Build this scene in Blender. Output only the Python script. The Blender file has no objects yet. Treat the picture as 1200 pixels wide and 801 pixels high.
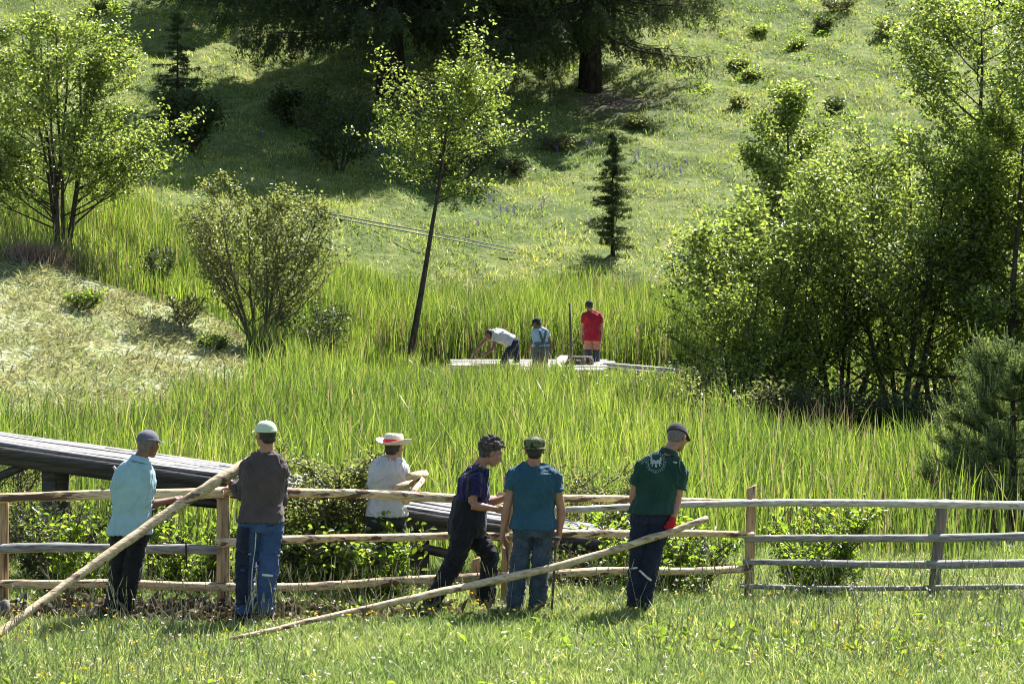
import bpy, math, random
import numpy as np
from mathutils import Vector, Matrix, noise
from mathutils.bvhtree import BVHTree

random.seed(7)
rng = np.random.default_rng(11)
R = math.radians
SC = bpy.context.scene
COL = SC.collection

# ---------------------------------------------------------------- camera, sky, sun, exposure
F = 3200.0          # focal length in photograph pixels (frame 1200 wide)
CH = 3.7            # camera height above the near meadow
HY = 250.0          # horizon row
cam_d = bpy.data.cameras.new("camera")
cam = bpy.data.objects.new("camera", cam_d)
COL.objects.link(cam)
cam.location = (0, 0, CH)
cam.rotation_euler = (R(90), 0, 0)
cam_d.sensor_width = 36.0
cam_d.lens = 36.0 * F / 1200.0
cam_d.shift_y = -(400.5 - HY) / 1200.0
cam_d.clip_start = 0.5
cam_d.clip_end = 1500
SC.camera = cam

SUNV = Vector((0.43, 0.68, 1.0)).normalized()       # towards the sun: behind the scene, from the right
el = math.asin(SUNV.z)
az = math.atan2(SUNV.x, SUNV.y)
world = bpy.data.worlds.new("World")
SC.world = world
world.use_nodes = True
wn = world.node_tree.nodes
wn.clear()
sky = wn.new("ShaderNodeTexSky")
sky.sky_type = 'NISHITA'
sky.sun_disc = False
sky.sun_elevation = el
sky.sun_rotation = az
bg = wn.new("ShaderNodeBackground")
bg.inputs[1].default_value = 0.072
wo = wn.new("ShaderNodeOutputWorld")
world.node_tree.links.new(sky.outputs[0], bg.inputs[0])
world.node_tree.links.new(bg.outputs[0], wo.inputs[0])
sun_d = bpy.data.lights.new("sun", 'SUN')
sun_d.energy = 5.0
sun_d.angle = R(0.5)
sun_d.color = (1.0, 0.965, 0.91)
sun = bpy.data.objects.new("sun", sun_d)
COL.objects.link(sun)
sun.rotation_euler = SUNV.to_track_quat('Z', 'Y').to_euler()
sun.location = (20, 40, 60)
SC.view_settings.view_transform = 'Standard'
SC.view_settings.look = 'None'
SC.view_settings.exposure = 1.45
SC.view_settings.gamma = 1.0
SC.view_settings.use_curve_mapping = False
SC.render.engine = 'CYCLES'
SC.cycles.max_bounces = 6
SC.cycles.diffuse_bounces = 3
SC.cycles.transmission_bounces = 4
SC.cycles.glossy_bounces = 2
SC.cycles.use_denoising = True
SC.cycles.filter_width = 1.05

# ---------------------------------------------------------------- helpers
def at(px, py, D):
    """the point seen at photograph pixel (px, py) standing D metres away"""
    return np.array([(px - 600.0) * D / F, D, CH - (py - HY) * D / F])

def sstep(a, b, x):
    t = np.clip((x - a) / (b - a), 0, 1)
    return t * t * (3 - 2 * t)

def ground(X, Y):
    X = np.asarray(X, float); Y = np.asarray(Y, float)
    yr = [-200, 25.3, 28, 33, 60, 65, 70, 75, 80, 90, 100, 110, 120, 200, 400]
    zr = [0, 0, -.25, -.3, -.27, -.15, .3, 1.0, 2.5, 5.0, 8.1, 11.6, 15.3, 45, 95]
    yl = [-200, 25.3, 28, 33, 41, 44, 50, 56, 62, 68, 75, 80, 90, 100, 110, 120, 200, 400]
    zl = [0, 0, -.25, -.25, .1, .5, .9, 1.55, 2.5, 3.1, 3.9, 4.9, 7.1, 9.8, 13, 16.6, 46, 96]
    a = np.interp(Y, yr, zr); b = np.interp(Y, yl, zl)
    k = np.clip((-2.8 - X) / 7.7, 0, 1)
    far = sstep(70, 95, Y)
    k2 = sstep(-2, -16, X) if False else np.clip((2 - X) / 18, 0, 1)
    k = k * (1 - far) + k2 * far
    z = a * (1 - k) + b * k
    amp = 0.02 + 0.12 * sstep(60, 90, Y) + 0.05 * sstep(40, 46, Y) * (X < -3)
    z = z + amp * (np.sin(X * 1.3 + Y * .37) * np.sin(Y * .9 - X * .21) + .5 * np.sin(X * 2.9 + 1.1) * np.sin(Y * 2.3 + .4))
    return z

def gz(x, y):
    return float(ground(x, y))

def haymask(X, Y):
    w = .5 * np.sin(Y * 1.1) + .35 * np.sin(Y * 2.7 + 1) + .25 * np.sin(X * 3.1)
    xb = np.interp(Y, [42, 44, 50, 56, 60, 62], [-7.5, -6.0, -5.1, -5.0, -5.6, -7.0])
    return sstep(.5, -.4, X - xb + w * .5) * sstep(41.6, 43, Y + w * .6) * sstep(62.6, 61.6, Y + w * .35)

ORI = {}
def mesh_from(name, V, Q, mat=None, smooth=False):
    V = np.asarray(V, np.float32); Q = np.asarray(Q, np.int32)
    me = bpy.data.meshes.new(name)
    me.vertices.add(len(V)); me.vertices.foreach_set('co', V.ravel())
    k = Q.shape[1]
    me.loops.add(Q.size); me.loops.foreach_set('vertex_index', Q.ravel())
    me.polygons.add(len(Q))
    me.polygons.foreach_set('loop_start', np.arange(0, Q.size, k, dtype=np.int32))
    me.polygons.foreach_set('loop_total', np.full(len(Q), k, np.int32))
    if smooth:
        me.polygons.foreach_set('use_smooth', np.ones(len(Q), bool))
    me.update(calc_edges=True)
    if mat: me.materials.append(mat)
    return me

def tag(o, label=None, cat=None, group=None, kind=None):
    if label: o['label'] = label
    if cat: o['category'] = cat
    if group: o['group'] = group
    if kind: o['kind'] = kind
    return o

def thing(name, loc, label, cat, group=None):
    o = bpy.data.objects.new(name, None)
    COL.objects.link(o)
    o.location = tuple(float(v) for v in loc)
    o.empty_display_size = .2
    ORI[o.name] = np.array(loc, float)
    return tag(o, label, cat, group)

def link(name, me, parent=None, origin=None):
    o = bpy.data.objects.new(name, me)
    COL.objects.link(o)
    if parent is not None:
        o.parent = parent
        ORI[o.name] = ORI[parent.name]
    else:
        o.location = tuple(origin) if origin is not None else (0, 0, 0)
        ORI[o.name] = np.array(origin if origin is not None else (0, 0, 0), float)
    return o

class Acc:
    """collects quads in world coordinates; build() links them as ONE mesh object"""
    def __init__(s): s.V = []; s.Q = []; s.n = 0
    def add(s, V, Q):
        V = np.asarray(V, float).reshape(-1, 3); Q = np.asarray(Q, int).reshape(-1, 4)
        s.V.append(V); s.Q.append(Q + s.n); s.n += len(V)
    def rings(s, RG, cap=True):
        RG = [np.asarray(r, float) for r in RG]
        if cap:
            a, b = RG[0], RG[-1]
            ca, cb = a.mean(0), b.mean(0)
            RG = [ca + (a - ca) * 1e-3] + RG + [cb + (b - cb) * 1e-3]
        m = len(RG); n = len(RG[0])
        i = np.arange(m - 1)[:, None]; j = np.arange(n)[None, :]; k = (j + 1) % n
        Q = np.stack([i * n + j, i * n + k, (i + 1) * n + k, (i + 1) * n + j], -1).reshape(-1, 4)
        s.add(np.concatenate(RG), Q)
    def tube(s, P, Rd, n=8, cap=True, rnd=False, wob=0.0, squash=1.0):
        P = np.asarray(P, float); m = len(P)
        Rd = np.broadcast_to(np.asarray(Rd, float), (m,)).copy()
        if rnd:                                   # hemispherical ends
            d0 = P[0] - P[1]; d0 = d0 / (np.linalg.norm(d0) + 1e-9)
            d1 = P[-1] - P[-2]; d1 = d1 / (np.linalg.norm(d1) + 1e-9)
            P = np.concatenate([[P[0] + d0 * Rd[0] * .92, P[0] + d0 * Rd[0] * .6], P, [P[-1] + d1 * Rd[-1] * .6, P[-1] + d1 * Rd[-1] * .92]])
            Rd = np.concatenate([[Rd[0] * .38, Rd[0] * .8], Rd, [Rd[-1] * .8, Rd[-1] * .38]])
            m += 4
        T = np.gradient(P, axis=0); T /= np.linalg.norm(T, axis=1)[:, None] + 1e-9
        ref = np.array([0, 0, 1.0]) if abs(T[:, 2]).mean() < .8 else np.array([1.0, 0, 0])
        A = np.cross(T, ref); A /= np.linalg.norm(A, axis=1)[:, None] + 1e-9
        B = np.cross(A, T)
        th = np.arange(n) * 2 * math.pi / n
        RG = []
        for i in range(m):
            rr = Rd[i] * (1 + (rng.normal(0, wob, n) if wob else 0))
            RG.append(P[i] + (np.cos(th) * rr)[:, None] * A[i] + (np.sin(th) * rr * squash)[:, None] * B[i])
        s.rings(RG, cap)
    def blob(s, c, r, M=None, n=14, m=10):
        c = np.asarray(c, float); r = np.asarray(r, float) * np.ones(3)
        M = np.eye(3) if M is None else M
        th = np.arange(n) * 2 * math.pi / n
        RG = []
        for ph in np.linspace(.02, math.pi - .02, m):
            L = np.stack([np.cos(th) * math.sin(ph) * r[0], np.sin(th) * math.sin(ph) * r[1], np.full(n, -math.cos(ph) * r[2])], -1)
            RG.append(c + L @ M.T)
        s.rings(RG, True)
    def box(s, c, h, M=None, bev=.0):
        c = np.asarray(c, float); h = np.asarray(h, float)
        M = np.eye(3) if M is None else np.asarray(M)
        b = bev
        def ring(z, ins):
            x, y = h[0] - ins, h[1] - ins
            k = min(b, x * .5, y * .5)
            pts = [(-x + k, -y), (x - k, -y), (x, -y + k), (x, y - k), (x - k, y), (-x + k, y), (-x, y - k), (-x, -y + k)] if b else [(-x, -y), (x, -y), (x, y), (-x, y)]
            return c + np.array([(p[0], p[1], z) for p in pts]) @ M.T
        RG = [ring(-h[2], b), ring(-h[2] + b, 0), ring(h[2] - b, 0), ring(h[2], b)] if b else [ring(-h[2], 0), ring(h[2], 0)]
        s.rings(RG, True)
    def sticks(s, A, B, r0, r1, n=3):
        """many straight tapered twigs at once"""
        A = np.asarray(A, float); B = np.asarray(B, float); N = len(A)
        if N == 0: return
        T = B - A; T /= np.linalg.norm(T, axis=1)[:, None] + 1e-9
        ref = np.where(np.abs(T[:, 2:3]) < .8, np.array([[0, 0, 1.0]]), np.array([[1.0, 0, 0]]))
        U = np.cross(T, ref); U /= np.linalg.norm(U, axis=1)[:, None] + 1e-9
        W = np.cross(U, T)
        r0 = np.broadcast_to(r0, (N,)); r1 = np.broadcast_to(r1, (N,))
        th = np.arange(n) * 2 * math.pi / n
        d = np.cos(th)[None, :, None] * U[:, None, :] + np.sin(th)[None, :, None] * W[:, None, :]
        V = np.concatenate([A[:, None, :] + d * r0[:, None, None], B[:, None, :] + d * r1[:, None, None]], 1)
        j = np.arange(n); k = (j + 1) % n
        q = np.stack([j, k, n + k, n + j], -1)
        Q = (np.arange(N) * 2 * n)[:, None, None] + q[None]
        s.add(V.reshape(-1, 3), Q.reshape(-1, 4))
    def leaves(s, C, size, asp=.55, up=.35, fold=.18, hang=0.0):
        """many leaves: each two quads folded on the midrib"""
        C = np.asarray(C, float); N = len(C)
        if N == 0: return
        L = rng.normal(0, 1, (N, 3)); L[:, 2] = L[:, 2] * .6 - hang; L /= np.linalg.norm(L, axis=1)[:, None]
        Nn = rng.normal(0, 1, (N, 3)); Nn[:, 2] = np.abs(Nn[:, 2]) + up
        W = np.cross(L, Nn); W /= np.linalg.norm(W, axis=1)[:, None] + 1e-9
        Nn = np.cross(W, L)
        sz = size * rng.uniform(.65, 1.25, N)[:, None]
        w = sz * asp * .5
        b = C; t = C + L * sz; m1 = C + L * sz * .28; m2 = C + L * sz * .68
        dn = Nn * sz * fold
        V = np.stack([b, m1 + W * w + dn, m2 + W * w * .8 + dn, t, m2 - W * w * .8 + dn, m1 - W * w + dn], 1)
        Q = (np.arange(N) * 6)[:, None, None] + np.array([[0, 1, 2, 3], [0, 3, 4, 5]])[None]
        s.add(V.reshape(-1, 3), Q.reshape(-1, 4))
    def blades(s, P, h, w, lean=.15, bend=.3, seg=3):
        """many upright tapering blades"""
        P = np.asarray(P, float); N = len(P)
        if N == 0: return
        h = np.broadcast_to(h, (N,)); w = np.broadcast_to(w, (N,))
        a = rng.uniform(0, 2 * math.pi, N); yaw = rng.uniform(0, math.pi, N)
        dx = np.stack([np.cos(a), np.sin(a), 0 * a], 1)
        wd = np.stack([np.cos(yaw), np.sin(yaw), 0 * a], 1)
        l = np.abs(rng.normal(0, lean, N)); bb = np.abs(rng.normal(0, bend, N))
        rows = []
        for t in np.linspace(0, 1, seg + 1):
            c = P + dx * (h * (l * t + bb * t ** 3))[:, None] + np.array([0, 0, 1.0]) * (h * (t - .25 * bb * t ** 3))[:, None]
            ww = w * (1.0 if t < .01 else (1 - t ** 2.2)) * .5 + .0008
            rows += [c - wd * ww[:, None], c + wd * ww[:, None]]
        V = np.stack(rows, 1)
        q = np.array([[2 * i, 2 * i + 1, 2 * i + 3, 2 * i + 2] for i in range(seg)])
        Q = (np.arange(N) * len(rows))[:, None, None] + q[None]
        s.add(V.reshape(-1, 3), Q.reshape(-1, 4))
    def arrays(s):
        return np.concatenate(s.V), np.concatenate(s.Q)
    def build(s, name, mat, parent=None, origin=None, smooth=True):
        V, Q = s.arrays()
        o0 = ORI[parent.name] if parent is not None else (np.array(origin, float) if origin is not None else np.zeros(3))
        return link(name, mesh_from(name, V - o0, Q, mat, smooth), parent, origin)
    def solid(s, name, mat, parent, voxel=.008, smooth=4, disp=None):
        """voxel-unite all the closed pieces into one continuous skin"""
        V, Q = s.arrays()
        o0 = ORI[parent.name]
        me = mesh_from('tmp', V - o0, Q)
        ob = bpy.data.objects.new('tmp', me); COL.objects.link(ob)
        md = ob.modifiers.new('r', 'REMESH'); md.mode = 'VOXEL'; md.voxel_size = voxel; md.adaptivity = 0
        sm = ob.modifiers.new('s', 'SMOOTH'); sm.iterations = smooth; sm.factor = .5
        dg = bpy.context.evaluated_depsgraph_get()
        m2 = bpy.data.meshes.new_from_object(ob.evaluated_get(dg))
        bpy.data.objects.remove(ob); bpy.data.meshes.remove(me)
        n = len(m2.vertices)
        if disp is not None:
            co = np.empty(n * 3, np.float32); m2.vertices.foreach_get('co', co); co = co.reshape(-1, 3)
            nn = np.empty(n * 3, np.float32); m2.vertex_normals.foreach_get('vector', nn); nn = nn.reshape(-1, 3)
            d = np.array([disp(c) for c in (co + o0)], np.float32)
            m2.vertices.foreach_set('co', (co + nn * d[:, None]).ravel())
        m2.polygons.foreach_set('use_smooth', np.ones(len(m2.polygons), bool))
        m2.materials.clear(); m2.materials.append(mat); m2.name = name
        m2.update()
        return link(name, m2, parent)

# ---------------------------------------------------------------- materials
def nt(name):
    m = bpy.data.materials.new(name); m.use_nodes = True
    m.node_tree.nodes.clear()
    return m, m.node_tree.nodes, m.node_tree.links
def ramp(N, cols):
    r = N.new('ShaderNodeValToRGB'); e = r.color_ramp.elements
    while len(e) > 1: e.remove(e[-1])
    e[0].position = cols[0][0]; e[0].color = (*cols[0][1], 1)
    for p, c in cols[1:]:
        x = e.new(p); x.color = (*c, 1)
    return r
def noise_tex(N, Lk, scale, detail=4, map_scale=None, coord='Object', rough=.55, rot=None):
    tc = N.new('ShaderNodeTexCoord'); mp = N.new('ShaderNodeMapping')
    if map_scale: mp.inputs['Scale'].default_value = map_scale
    if rot: mp.inputs['Rotation'].default_value = rot
    nz = N.new('ShaderNodeTexNoise'); nz.inputs['Scale'].default_value = scale
    nz.inputs['Detail'].default_value = detail; nz.inputs['Roughness'].default_value = rough
    if coord == 'World':
        g = N.new('ShaderNodeNewGeometry'); Lk.new(g.outputs['Position'], mp.inputs[0])
    else:
        Lk.new(tc.outputs[coord], mp.inputs[0])
    Lk.new(mp.outputs[0], nz.inputs['Vector'])
    return nz
def foliage(name, cols, tmul=2.2, tr=.5, rough=.45, spec=.35, patch=None):
    m, N, L = nt(name)
    g = N.new('ShaderNodeNewGeometry')
    rp = ramp(N, cols); L.new(g.outputs['Random Per Island'], rp.inputs[0])
    col = rp.outputs[0]
    if patch:
        nz = noise_tex(N, L, patch[0], 3, coord='World')
        mx = N.new('ShaderNodeMix'); mx.data_type = 'RGBA'; mx.blend_type = 'MULTIPLY'
        mx.inputs[0].default_value = 1.0
        r2 = ramp(N, [(.35, patch[1]), (.65, patch[2])]); L.new(nz.outputs[0], r2.inputs[0])
        L.new(col, mx.inputs[6]); L.new(r2.outputs[0], mx.inputs[7]); col = mx.outputs[2]
    p = N.new('ShaderNodeBsdfPrincipled'); L.new(col, p.inputs['Base Color'])
    p.inputs['Roughness'].default_value = rough; p.inputs['Specular IOR Level'].default_value = spec
    t = N.new('ShaderNodeBsdfTranslucent')
    mm = N.new('ShaderNodeMix'); mm.data_type = 'RGBA'; mm.blend_type = 'MULTIPLY'; mm.inputs[0].default_value = 1
    L.new(col, mm.inputs[6]); mm.inputs[7].default_value = (tmul * 1.05, tmul, tmul * .62, 1)
    L.new(mm.outputs[2], t.inputs[0])
    mx2 = N.new('ShaderNodeMixShader'); mx2.inputs[0].default_value = tr
    L.new(p.outputs[0], mx2.inputs[1]); L.new(t.outputs[0], mx2.inputs[2])
    o = N.new('ShaderNodeOutputMaterial'); L.new(mx2.outputs[0], o.inputs[0])
    return m
def plain(name, c1, c2, scale=20, rough=.8, spec=.3, bump=.0, bscale=60, map_scale=None, detail=5, mid=(.35, .65), bdist=.01, sheen=0):
    m, N, L = nt(name)
    nz = noise_tex(N, L, scale, detail, map_scale)
    rp = ramp(N, [(mid[0], c1), (mid[1], c2)]); L.new(nz.outputs[0], rp.inputs[0])
    p = N.new('ShaderNodeBsdfPrincipled'); L.new(rp.outputs[0], p.inputs['Base Color'])
    p.inputs['Roughness'].default_value = rough; p.inputs['Specular IOR Level'].default_value = spec
    if sheen: p.inputs['Sheen Weight'].default_value = sheen
    if bump:
        nb = noise_tex(N, L, bscale, 4, map_scale)
        b = N.new('ShaderNodeBump'); b.inputs['Strength'].default_value = bump; b.inputs['Distance'].default_value = bdist
        L.new(nb.outputs[0], b.inputs['Height']); L.new(b.outputs[0], p.inputs['Normal'])
    o = N.new('ShaderNodeOutputMaterial'); L.new(p.outputs[0], o.inputs[0])
    return m
def wood(name, light, mid, dark, ms, barkcol=None, bark=.58, rough=.75):
    """grain streaks along one axis, with patches of bark left on"""
    m, N, L = nt(name)
    g1 = noise_tex(N, L, 5, 6, ms, rough=.65)
    rp = ramp(N, [(.3, dark), (.45, mid), (.62, light)]); L.new(g1.outputs[0], rp.inputs[0])
    col = rp.outputs[0]
    if barkcol:
        g2 = noise_tex(N, L, 1.7, 5, tuple(v * .8 for v in ms), rough=.6)
        r2 = ramp(N, [(bark, (0, 0, 0)), (bark + .03, (1, 1, 1))]); L.new(g2.outputs[0], r2.inputs[0])
        mx = N.new('ShaderNodeMix'); mx.data_type = 'RGBA'; L.new(r2.outputs[0], mx.inputs[0])
        L.new(col, mx.inputs[6]); mx.inputs[7].default_value = (*barkcol, 1); col = mx.outputs[2]
    p = N.new('ShaderNodeBsdfPrincipled'); L.new(col, p.inputs['Base Color'])
    p.inputs['Roughness'].default_value = rough
    nb = noise_tex(N, L, 9, 5, ms)
    b = N.new('ShaderNodeBump'); b.inputs['Strength'].default_value = .7; b.inputs['Distance'].default_value = .01
    L.new(nb.outputs[0], b.inputs['Height']); L.new(b.outputs[0], p.inputs['Normal'])
    o = N.new('ShaderNodeOutputMaterial'); L.new(p.outputs[0], o.inputs[0])
    return m

MX = (.6, 9, 9); MZ = (9, 9, .6)
M = {}
M['reed'] = foliage('reed_leaf', [(0, (.04, .066, .018)), (.25, (.08, .128, .026)), (.6, (.135, .2, .04)), (.91, (.2, .26, .062)), (.95, (.19, .16, .12)), (1, (.28, .24, .19))], 2.15, .5, .34, .7, (.35, (.6, .68, .66), (1.2, 1.14, 1)))
M['dryreed'] = foliage('dry_reed', [(0, (.12, .085, .08)), (.6, (.24, .18, .15)), (1, (.4, .33, .25))], 1.2, .3, .7, .2)
M['meadow'] = foliage('meadow_grass', [(0, (.09, .14, .05)), (.5, (.15, .205, .075)), (.8, (.22, .27, .12)), (1, (.36, .36, .24))], 2.2, .45, .5, .35, (.8, (.75, .85, .7), (1.2, 1.15, 1.05)))
M['hillgrass'] = foliage('slope_grass', [(0, (.115, .165, .045)), (.5, (.195, .25, .07)), (.85, (.28, .32, .1)), (1, (.4, .37, .2))], 2.2, .42, .6, .3, (.3, (.62, .74, .6), (1.22, 1.12, 1.0)))
M['hay'] = foliage('cut_hay', [(0, (.19, .21, .11)), (.5, (.33, .34, .2)), (1, (.5, .48, .34))], 1.3, .3, .6, .4)
M['leaf_alder'] = foliage('alder_leaf', [(0, (.05, .075, .02)), (.45, (.095, .135, .033)), (.8, (.155, .2, .045)), (1, (.23, .27, .07))], 2.9, .52, .28, .8)
M['leaf_willow'] = foliage('willow_leaf', [(0, (.09, .11, .045)), (.6, (.13, .155, .05)), (1, (.18, .2, .08))], 2.2, .48, .4, .5)
M['leaf_shrub'] = foliage('shrub_leaf', [(0, (.07, .12, .015)), (.6, (.11, .17, .02)), (1, (.16, .21, .03))], 2.8, .55, .36, .5)
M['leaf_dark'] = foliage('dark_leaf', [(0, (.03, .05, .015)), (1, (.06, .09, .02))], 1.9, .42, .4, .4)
M['needle'] = foliage('spruce_needle', [(0, (.035, .055, .022)), (1, (.07, .1, .032))], 2.0, .35, .5, .3)
M['pine'] = foliage('pine_needle', [(0, (.09, .14, .055)), (1, (.19, .25, .1))], 1.9, .38, .4, .45)
M['candle'] = foliage('pine_shoot', [(0, (.2, .25, .1)), (1, (.3, .34, .16))], 1.3, .35, .5, .4)
M['bark'] = plain('dark_bark', (.03, .024, .02), (.08, .065, .05), 12, .9, .2, .8, 30, (1, 1, .35))
M['twig'] = plain('grey_twig', (.07, .055, .045), (.15, .125, .1), 20, .85, .2)
M['sprucebark'] = plain('spruce_bark', (.018, .015, .012), (.055, .045, .038), 8, .95, .15, 1, 14, (1, 1, .4), bdist=.03)
M['rail'] = wood('peeled_rail', (.76, .62, .38), (.58, .41, .22), (.2, .11, .06), MX, (.12, .06, .035), .55)
M['raily'] = wood('peeled_pole', (.66, .53, .34), (.48, .35, .2), (.2, .12, .07), (1.2, 6, 6), (.15, .085, .05), .6)
M['greyrail'] = wood('weathered_rail', (.36, .34, .31), (.22, .205, .19), (.08, .072, .065), MX, (.09, .065, .05), .66)
M['paletop'] = wood('bleached_rail', (.66, .6, .5), (.48, .42, .34), (.2, .16, .12), MX, (.13, .09, .065), .62)
M['post'] = wood('split_post', (.5, .36, .2), (.34, .21, .11), (.12, .075, .045), MZ, (.09, .055, .035), .6)
M['greypost'] = wood('old_post', (.2, .175, .14), (.12, .1, .08), (.05, .04, .03), MZ)
M['deck'] = wood('weathered_deck', (.29, .28, .27), (.15, .145, .14), (.03, .028, .026), (.7, 14, 14), rough=.7)
M['darkbeam'] = wood('dark_beam', (.1, .088, .075), (.055, .048, .042), (.02, .018, .016), (.5, 8, 8), rough=.85)
M['newboard'] = wood('sawn_board', (.56, .53, .47), (.42, .39, .34), (.22, .2, .17), (.8, 6, 6))
M['endgrain'] = plain('end_grain', (.6, .45, .28), (.75, .62, .44), 30, .8)
M['chips'] = foliage('wood_shavings', [(0, (.09, .065, .045)), (.5, (.2, .155, .11)), (.8, (.34, .27, .2)), (1, (.6, .52, .42))], 1.0, .12, .7, .3)
M['white_fl'] = foliage('pale_petals', [(0, (.75, .7, .74)), (.7, (.8, .78, .78)), (1, (.6, .35, .55))], 1.0, .4, .6, .2)
M['yellow_fl'] = foliage('yellow_petals', [(0, (.75, .5, .03)), (1, (.8, .65, .05))], 1.0, .35, .6, .2)
M['blue_fl'] = foliage('blue_petals', [(0, (.13, .09, .36)), (1, (.24, .18, .5))], 1.2, .4, .6, .2)

def ground_mat():
    m, N, L = nt('ground')
    g1 = noise_tex(N, L, 1.4, 8, coord='World', rough=.7)
    g2 = noise_tex(N, L, .16, 5, coord='World')
    g3 = noise_tex(N, L, 22, 3, coord='World')
    r1 = ramp(N, [(.3, (.055, .085, .022)), (.5, (.12, .17, .042)), (.68, (.24, .25, .1))]); L.new(g1.outputs[0], r1.inputs[0])
    r2 = ramp(N, [(.35, (.7, .78, .7)), (.65, (1.25, 1.14, .98))]); L.new(g2.outputs[0], r2.inputs[0])
    r3 = ramp(N, [(.35, (.6, .6, .6)), (.65, (1.25, 1.25, 1.25))]); L.new(g3.outputs[0], r3.inputs[0])
    a = N.new('ShaderNodeMix'); a.data_type = 'RGBA'; a.blend_type = 'MULTIPLY'; a.inputs[0].default_value = 1
    L.new(r1.outputs[0], a.inputs[6]); L.new(r2.outputs[0], a.inputs[7])
    b = N.new('ShaderNodeMix'); b.data_type = 'RGBA'; b.blend_type = 'MULTIPLY'; b.inputs[0].default_value = 1
    L.new(a.outputs[2], b.inputs[6]); L.new(r3.outputs[0], b.inputs[7])
    at_ = N.new('ShaderNodeAttribute'); at_.attribute_name = 'hay'
    h1 = noise_tex(N, L, 4.5, 8, coord='World', rough=.75, map_scale=(1, .5, 1))
    rh = ramp(N, [(.32, (.1, .13, .05)), (.5, (.28, .31, .17)), (.66, (.48, .48, .33))]); L.new(h1.outputs[0], rh.inputs[0])
    c = N.new('ShaderNodeMix'); c.data_type = 'RGBA'
    L.new(at_.outputs['Fac'], c.inputs[0]); L.new(b.outputs[2], c.inputs[6]); L.new(rh.outputs[0], c.inputs[7])
    at2 = N.new('ShaderNodeAttribute'); at2.attribute_name = 'soil'
    d = N.new('ShaderNodeMix'); d.data_type = 'RGBA'
    L.new(at2.outputs['Fac'], d.inputs[0]); L.new(c.outputs[2], d.inputs[6]); d.inputs[7].default_value = (.1, .075, .05, 1)
    p = N.new('ShaderNodeBsdfPrincipled'); L.new(d.outputs[2], p.inputs['Base Color']); p.inputs['Roughness'].default_value = .9
    p.inputs['Specular IOR Level'].default_value = .2
    bp = N.new('ShaderNodeBump'); bp.inputs['Strength'].default_value = .9; bp.inputs['Distance'].default_value = .12
    nb = noise_tex(N, L, 5, 8, coord='World', rough=.7); L.new(nb.outputs[0], bp.inputs['Height']); L.new(bp.outputs[0], p.inputs['Normal'])
    o = N.new('ShaderNodeOutputMaterial'); L.new(p.outputs[0], o.inputs[0])
    return m

# ---------------------------------------------------------------- terrain
xs = np.concatenate([np.linspace(-260, -36, 25)[:-1], np.linspace(-36, 36, 241), np.linspace(36, 260, 25)[1:]])
ys = np.concatenate([np.linspace(-160, 16, 30)[:-1], np.linspace(16, 34, 91)[:-1], np.linspace(34, 130, 330)[:-1], np.linspace(130, 400, 60)])
GX, GY = np.meshgrid(xs, ys)
GZ = ground(GX, GY)
hm = haymask(GX, GY)
GZ = GZ + hm * rng.normal(0, .02, GX.shape)
fine = (GY > 66) & (GY < 130) & (abs(GX) < 36)
GZ = GZ + np.where(fine, rng.normal(0, .025, GX.shape), 0)
nx, ny = len(xs), len(ys)
ii, jj = np.meshgrid(np.arange(ny - 1), np.arange(nx - 1), indexing='ij')
GQ = np.stack([ii * nx + jj, ii * nx + jj + 1, (ii + 1) * nx + jj + 1, (ii + 1) * nx + jj], -1).reshape(-1, 4)
gme = mesh_from('ground', np.stack([GX, GY, GZ], -1).reshape(-1, 3), GQ, ground_mat(), True)
gat = gme.attributes.new('hay', 'FLOAT', 'POINT'); gat.data.foreach_set('value', hm.ravel().astype(np.float32))
def dd(cx, cy, rx, ry): return np.exp(-(((GX - cx) / rx) ** 2 + ((GY - cy) / ry) ** 2))
soil = np.clip(dd(3.6, 99, 1.8, 1.6) + dd(-4.3, 97, 1.2, 1) + .7 * dd(-3.2, 25.0, 1.4, .5) + .5 * dd(-.6, 25.7, .8, .4) + .9 * dd(2, 64.5, 4.5, 1.6), 0, 1)
gat = gme.attributes.new('soil', 'FLOAT', 'POINT'); gat.data.foreach_set('value', soil.ravel().astype(np.float32))
tag(link('ground', gme), 'grassy valley floor rising to a steep meadow slope', None, None, 'structure')
# ================================================================ big stuff: reeds, grasses, hay
def scatter(n, x0, x1, y0, y1, wedge=True, pad=1.5):
    """random ground points in the strip y0..y1, inside the widening strip in front of the viewer"""
    y = np.sqrt(rng.uniform(y0 ** 2, y1 ** 2, n)) if wedge else rng.uniform(y0, y1, n)
    hw = .1875 * y + pad
    x = rng.uniform(-1, 1, n) * hw
    k = (x > x0) & (x < x1)
    return x[k], y[k]

def vnoise(X, Y, s, seed=0):
    r2 = np.random.default_rng(seed)
    out = 0
    for k in range(5):
        a = r2.uniform(0, 6.28); f = s * r2.uniform(.6, 1.8)
        out = out + np.sin((X * math.cos(a) + Y * math.sin(a)) * f + r2.uniform(0, 6.28))
    return out / 5

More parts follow.
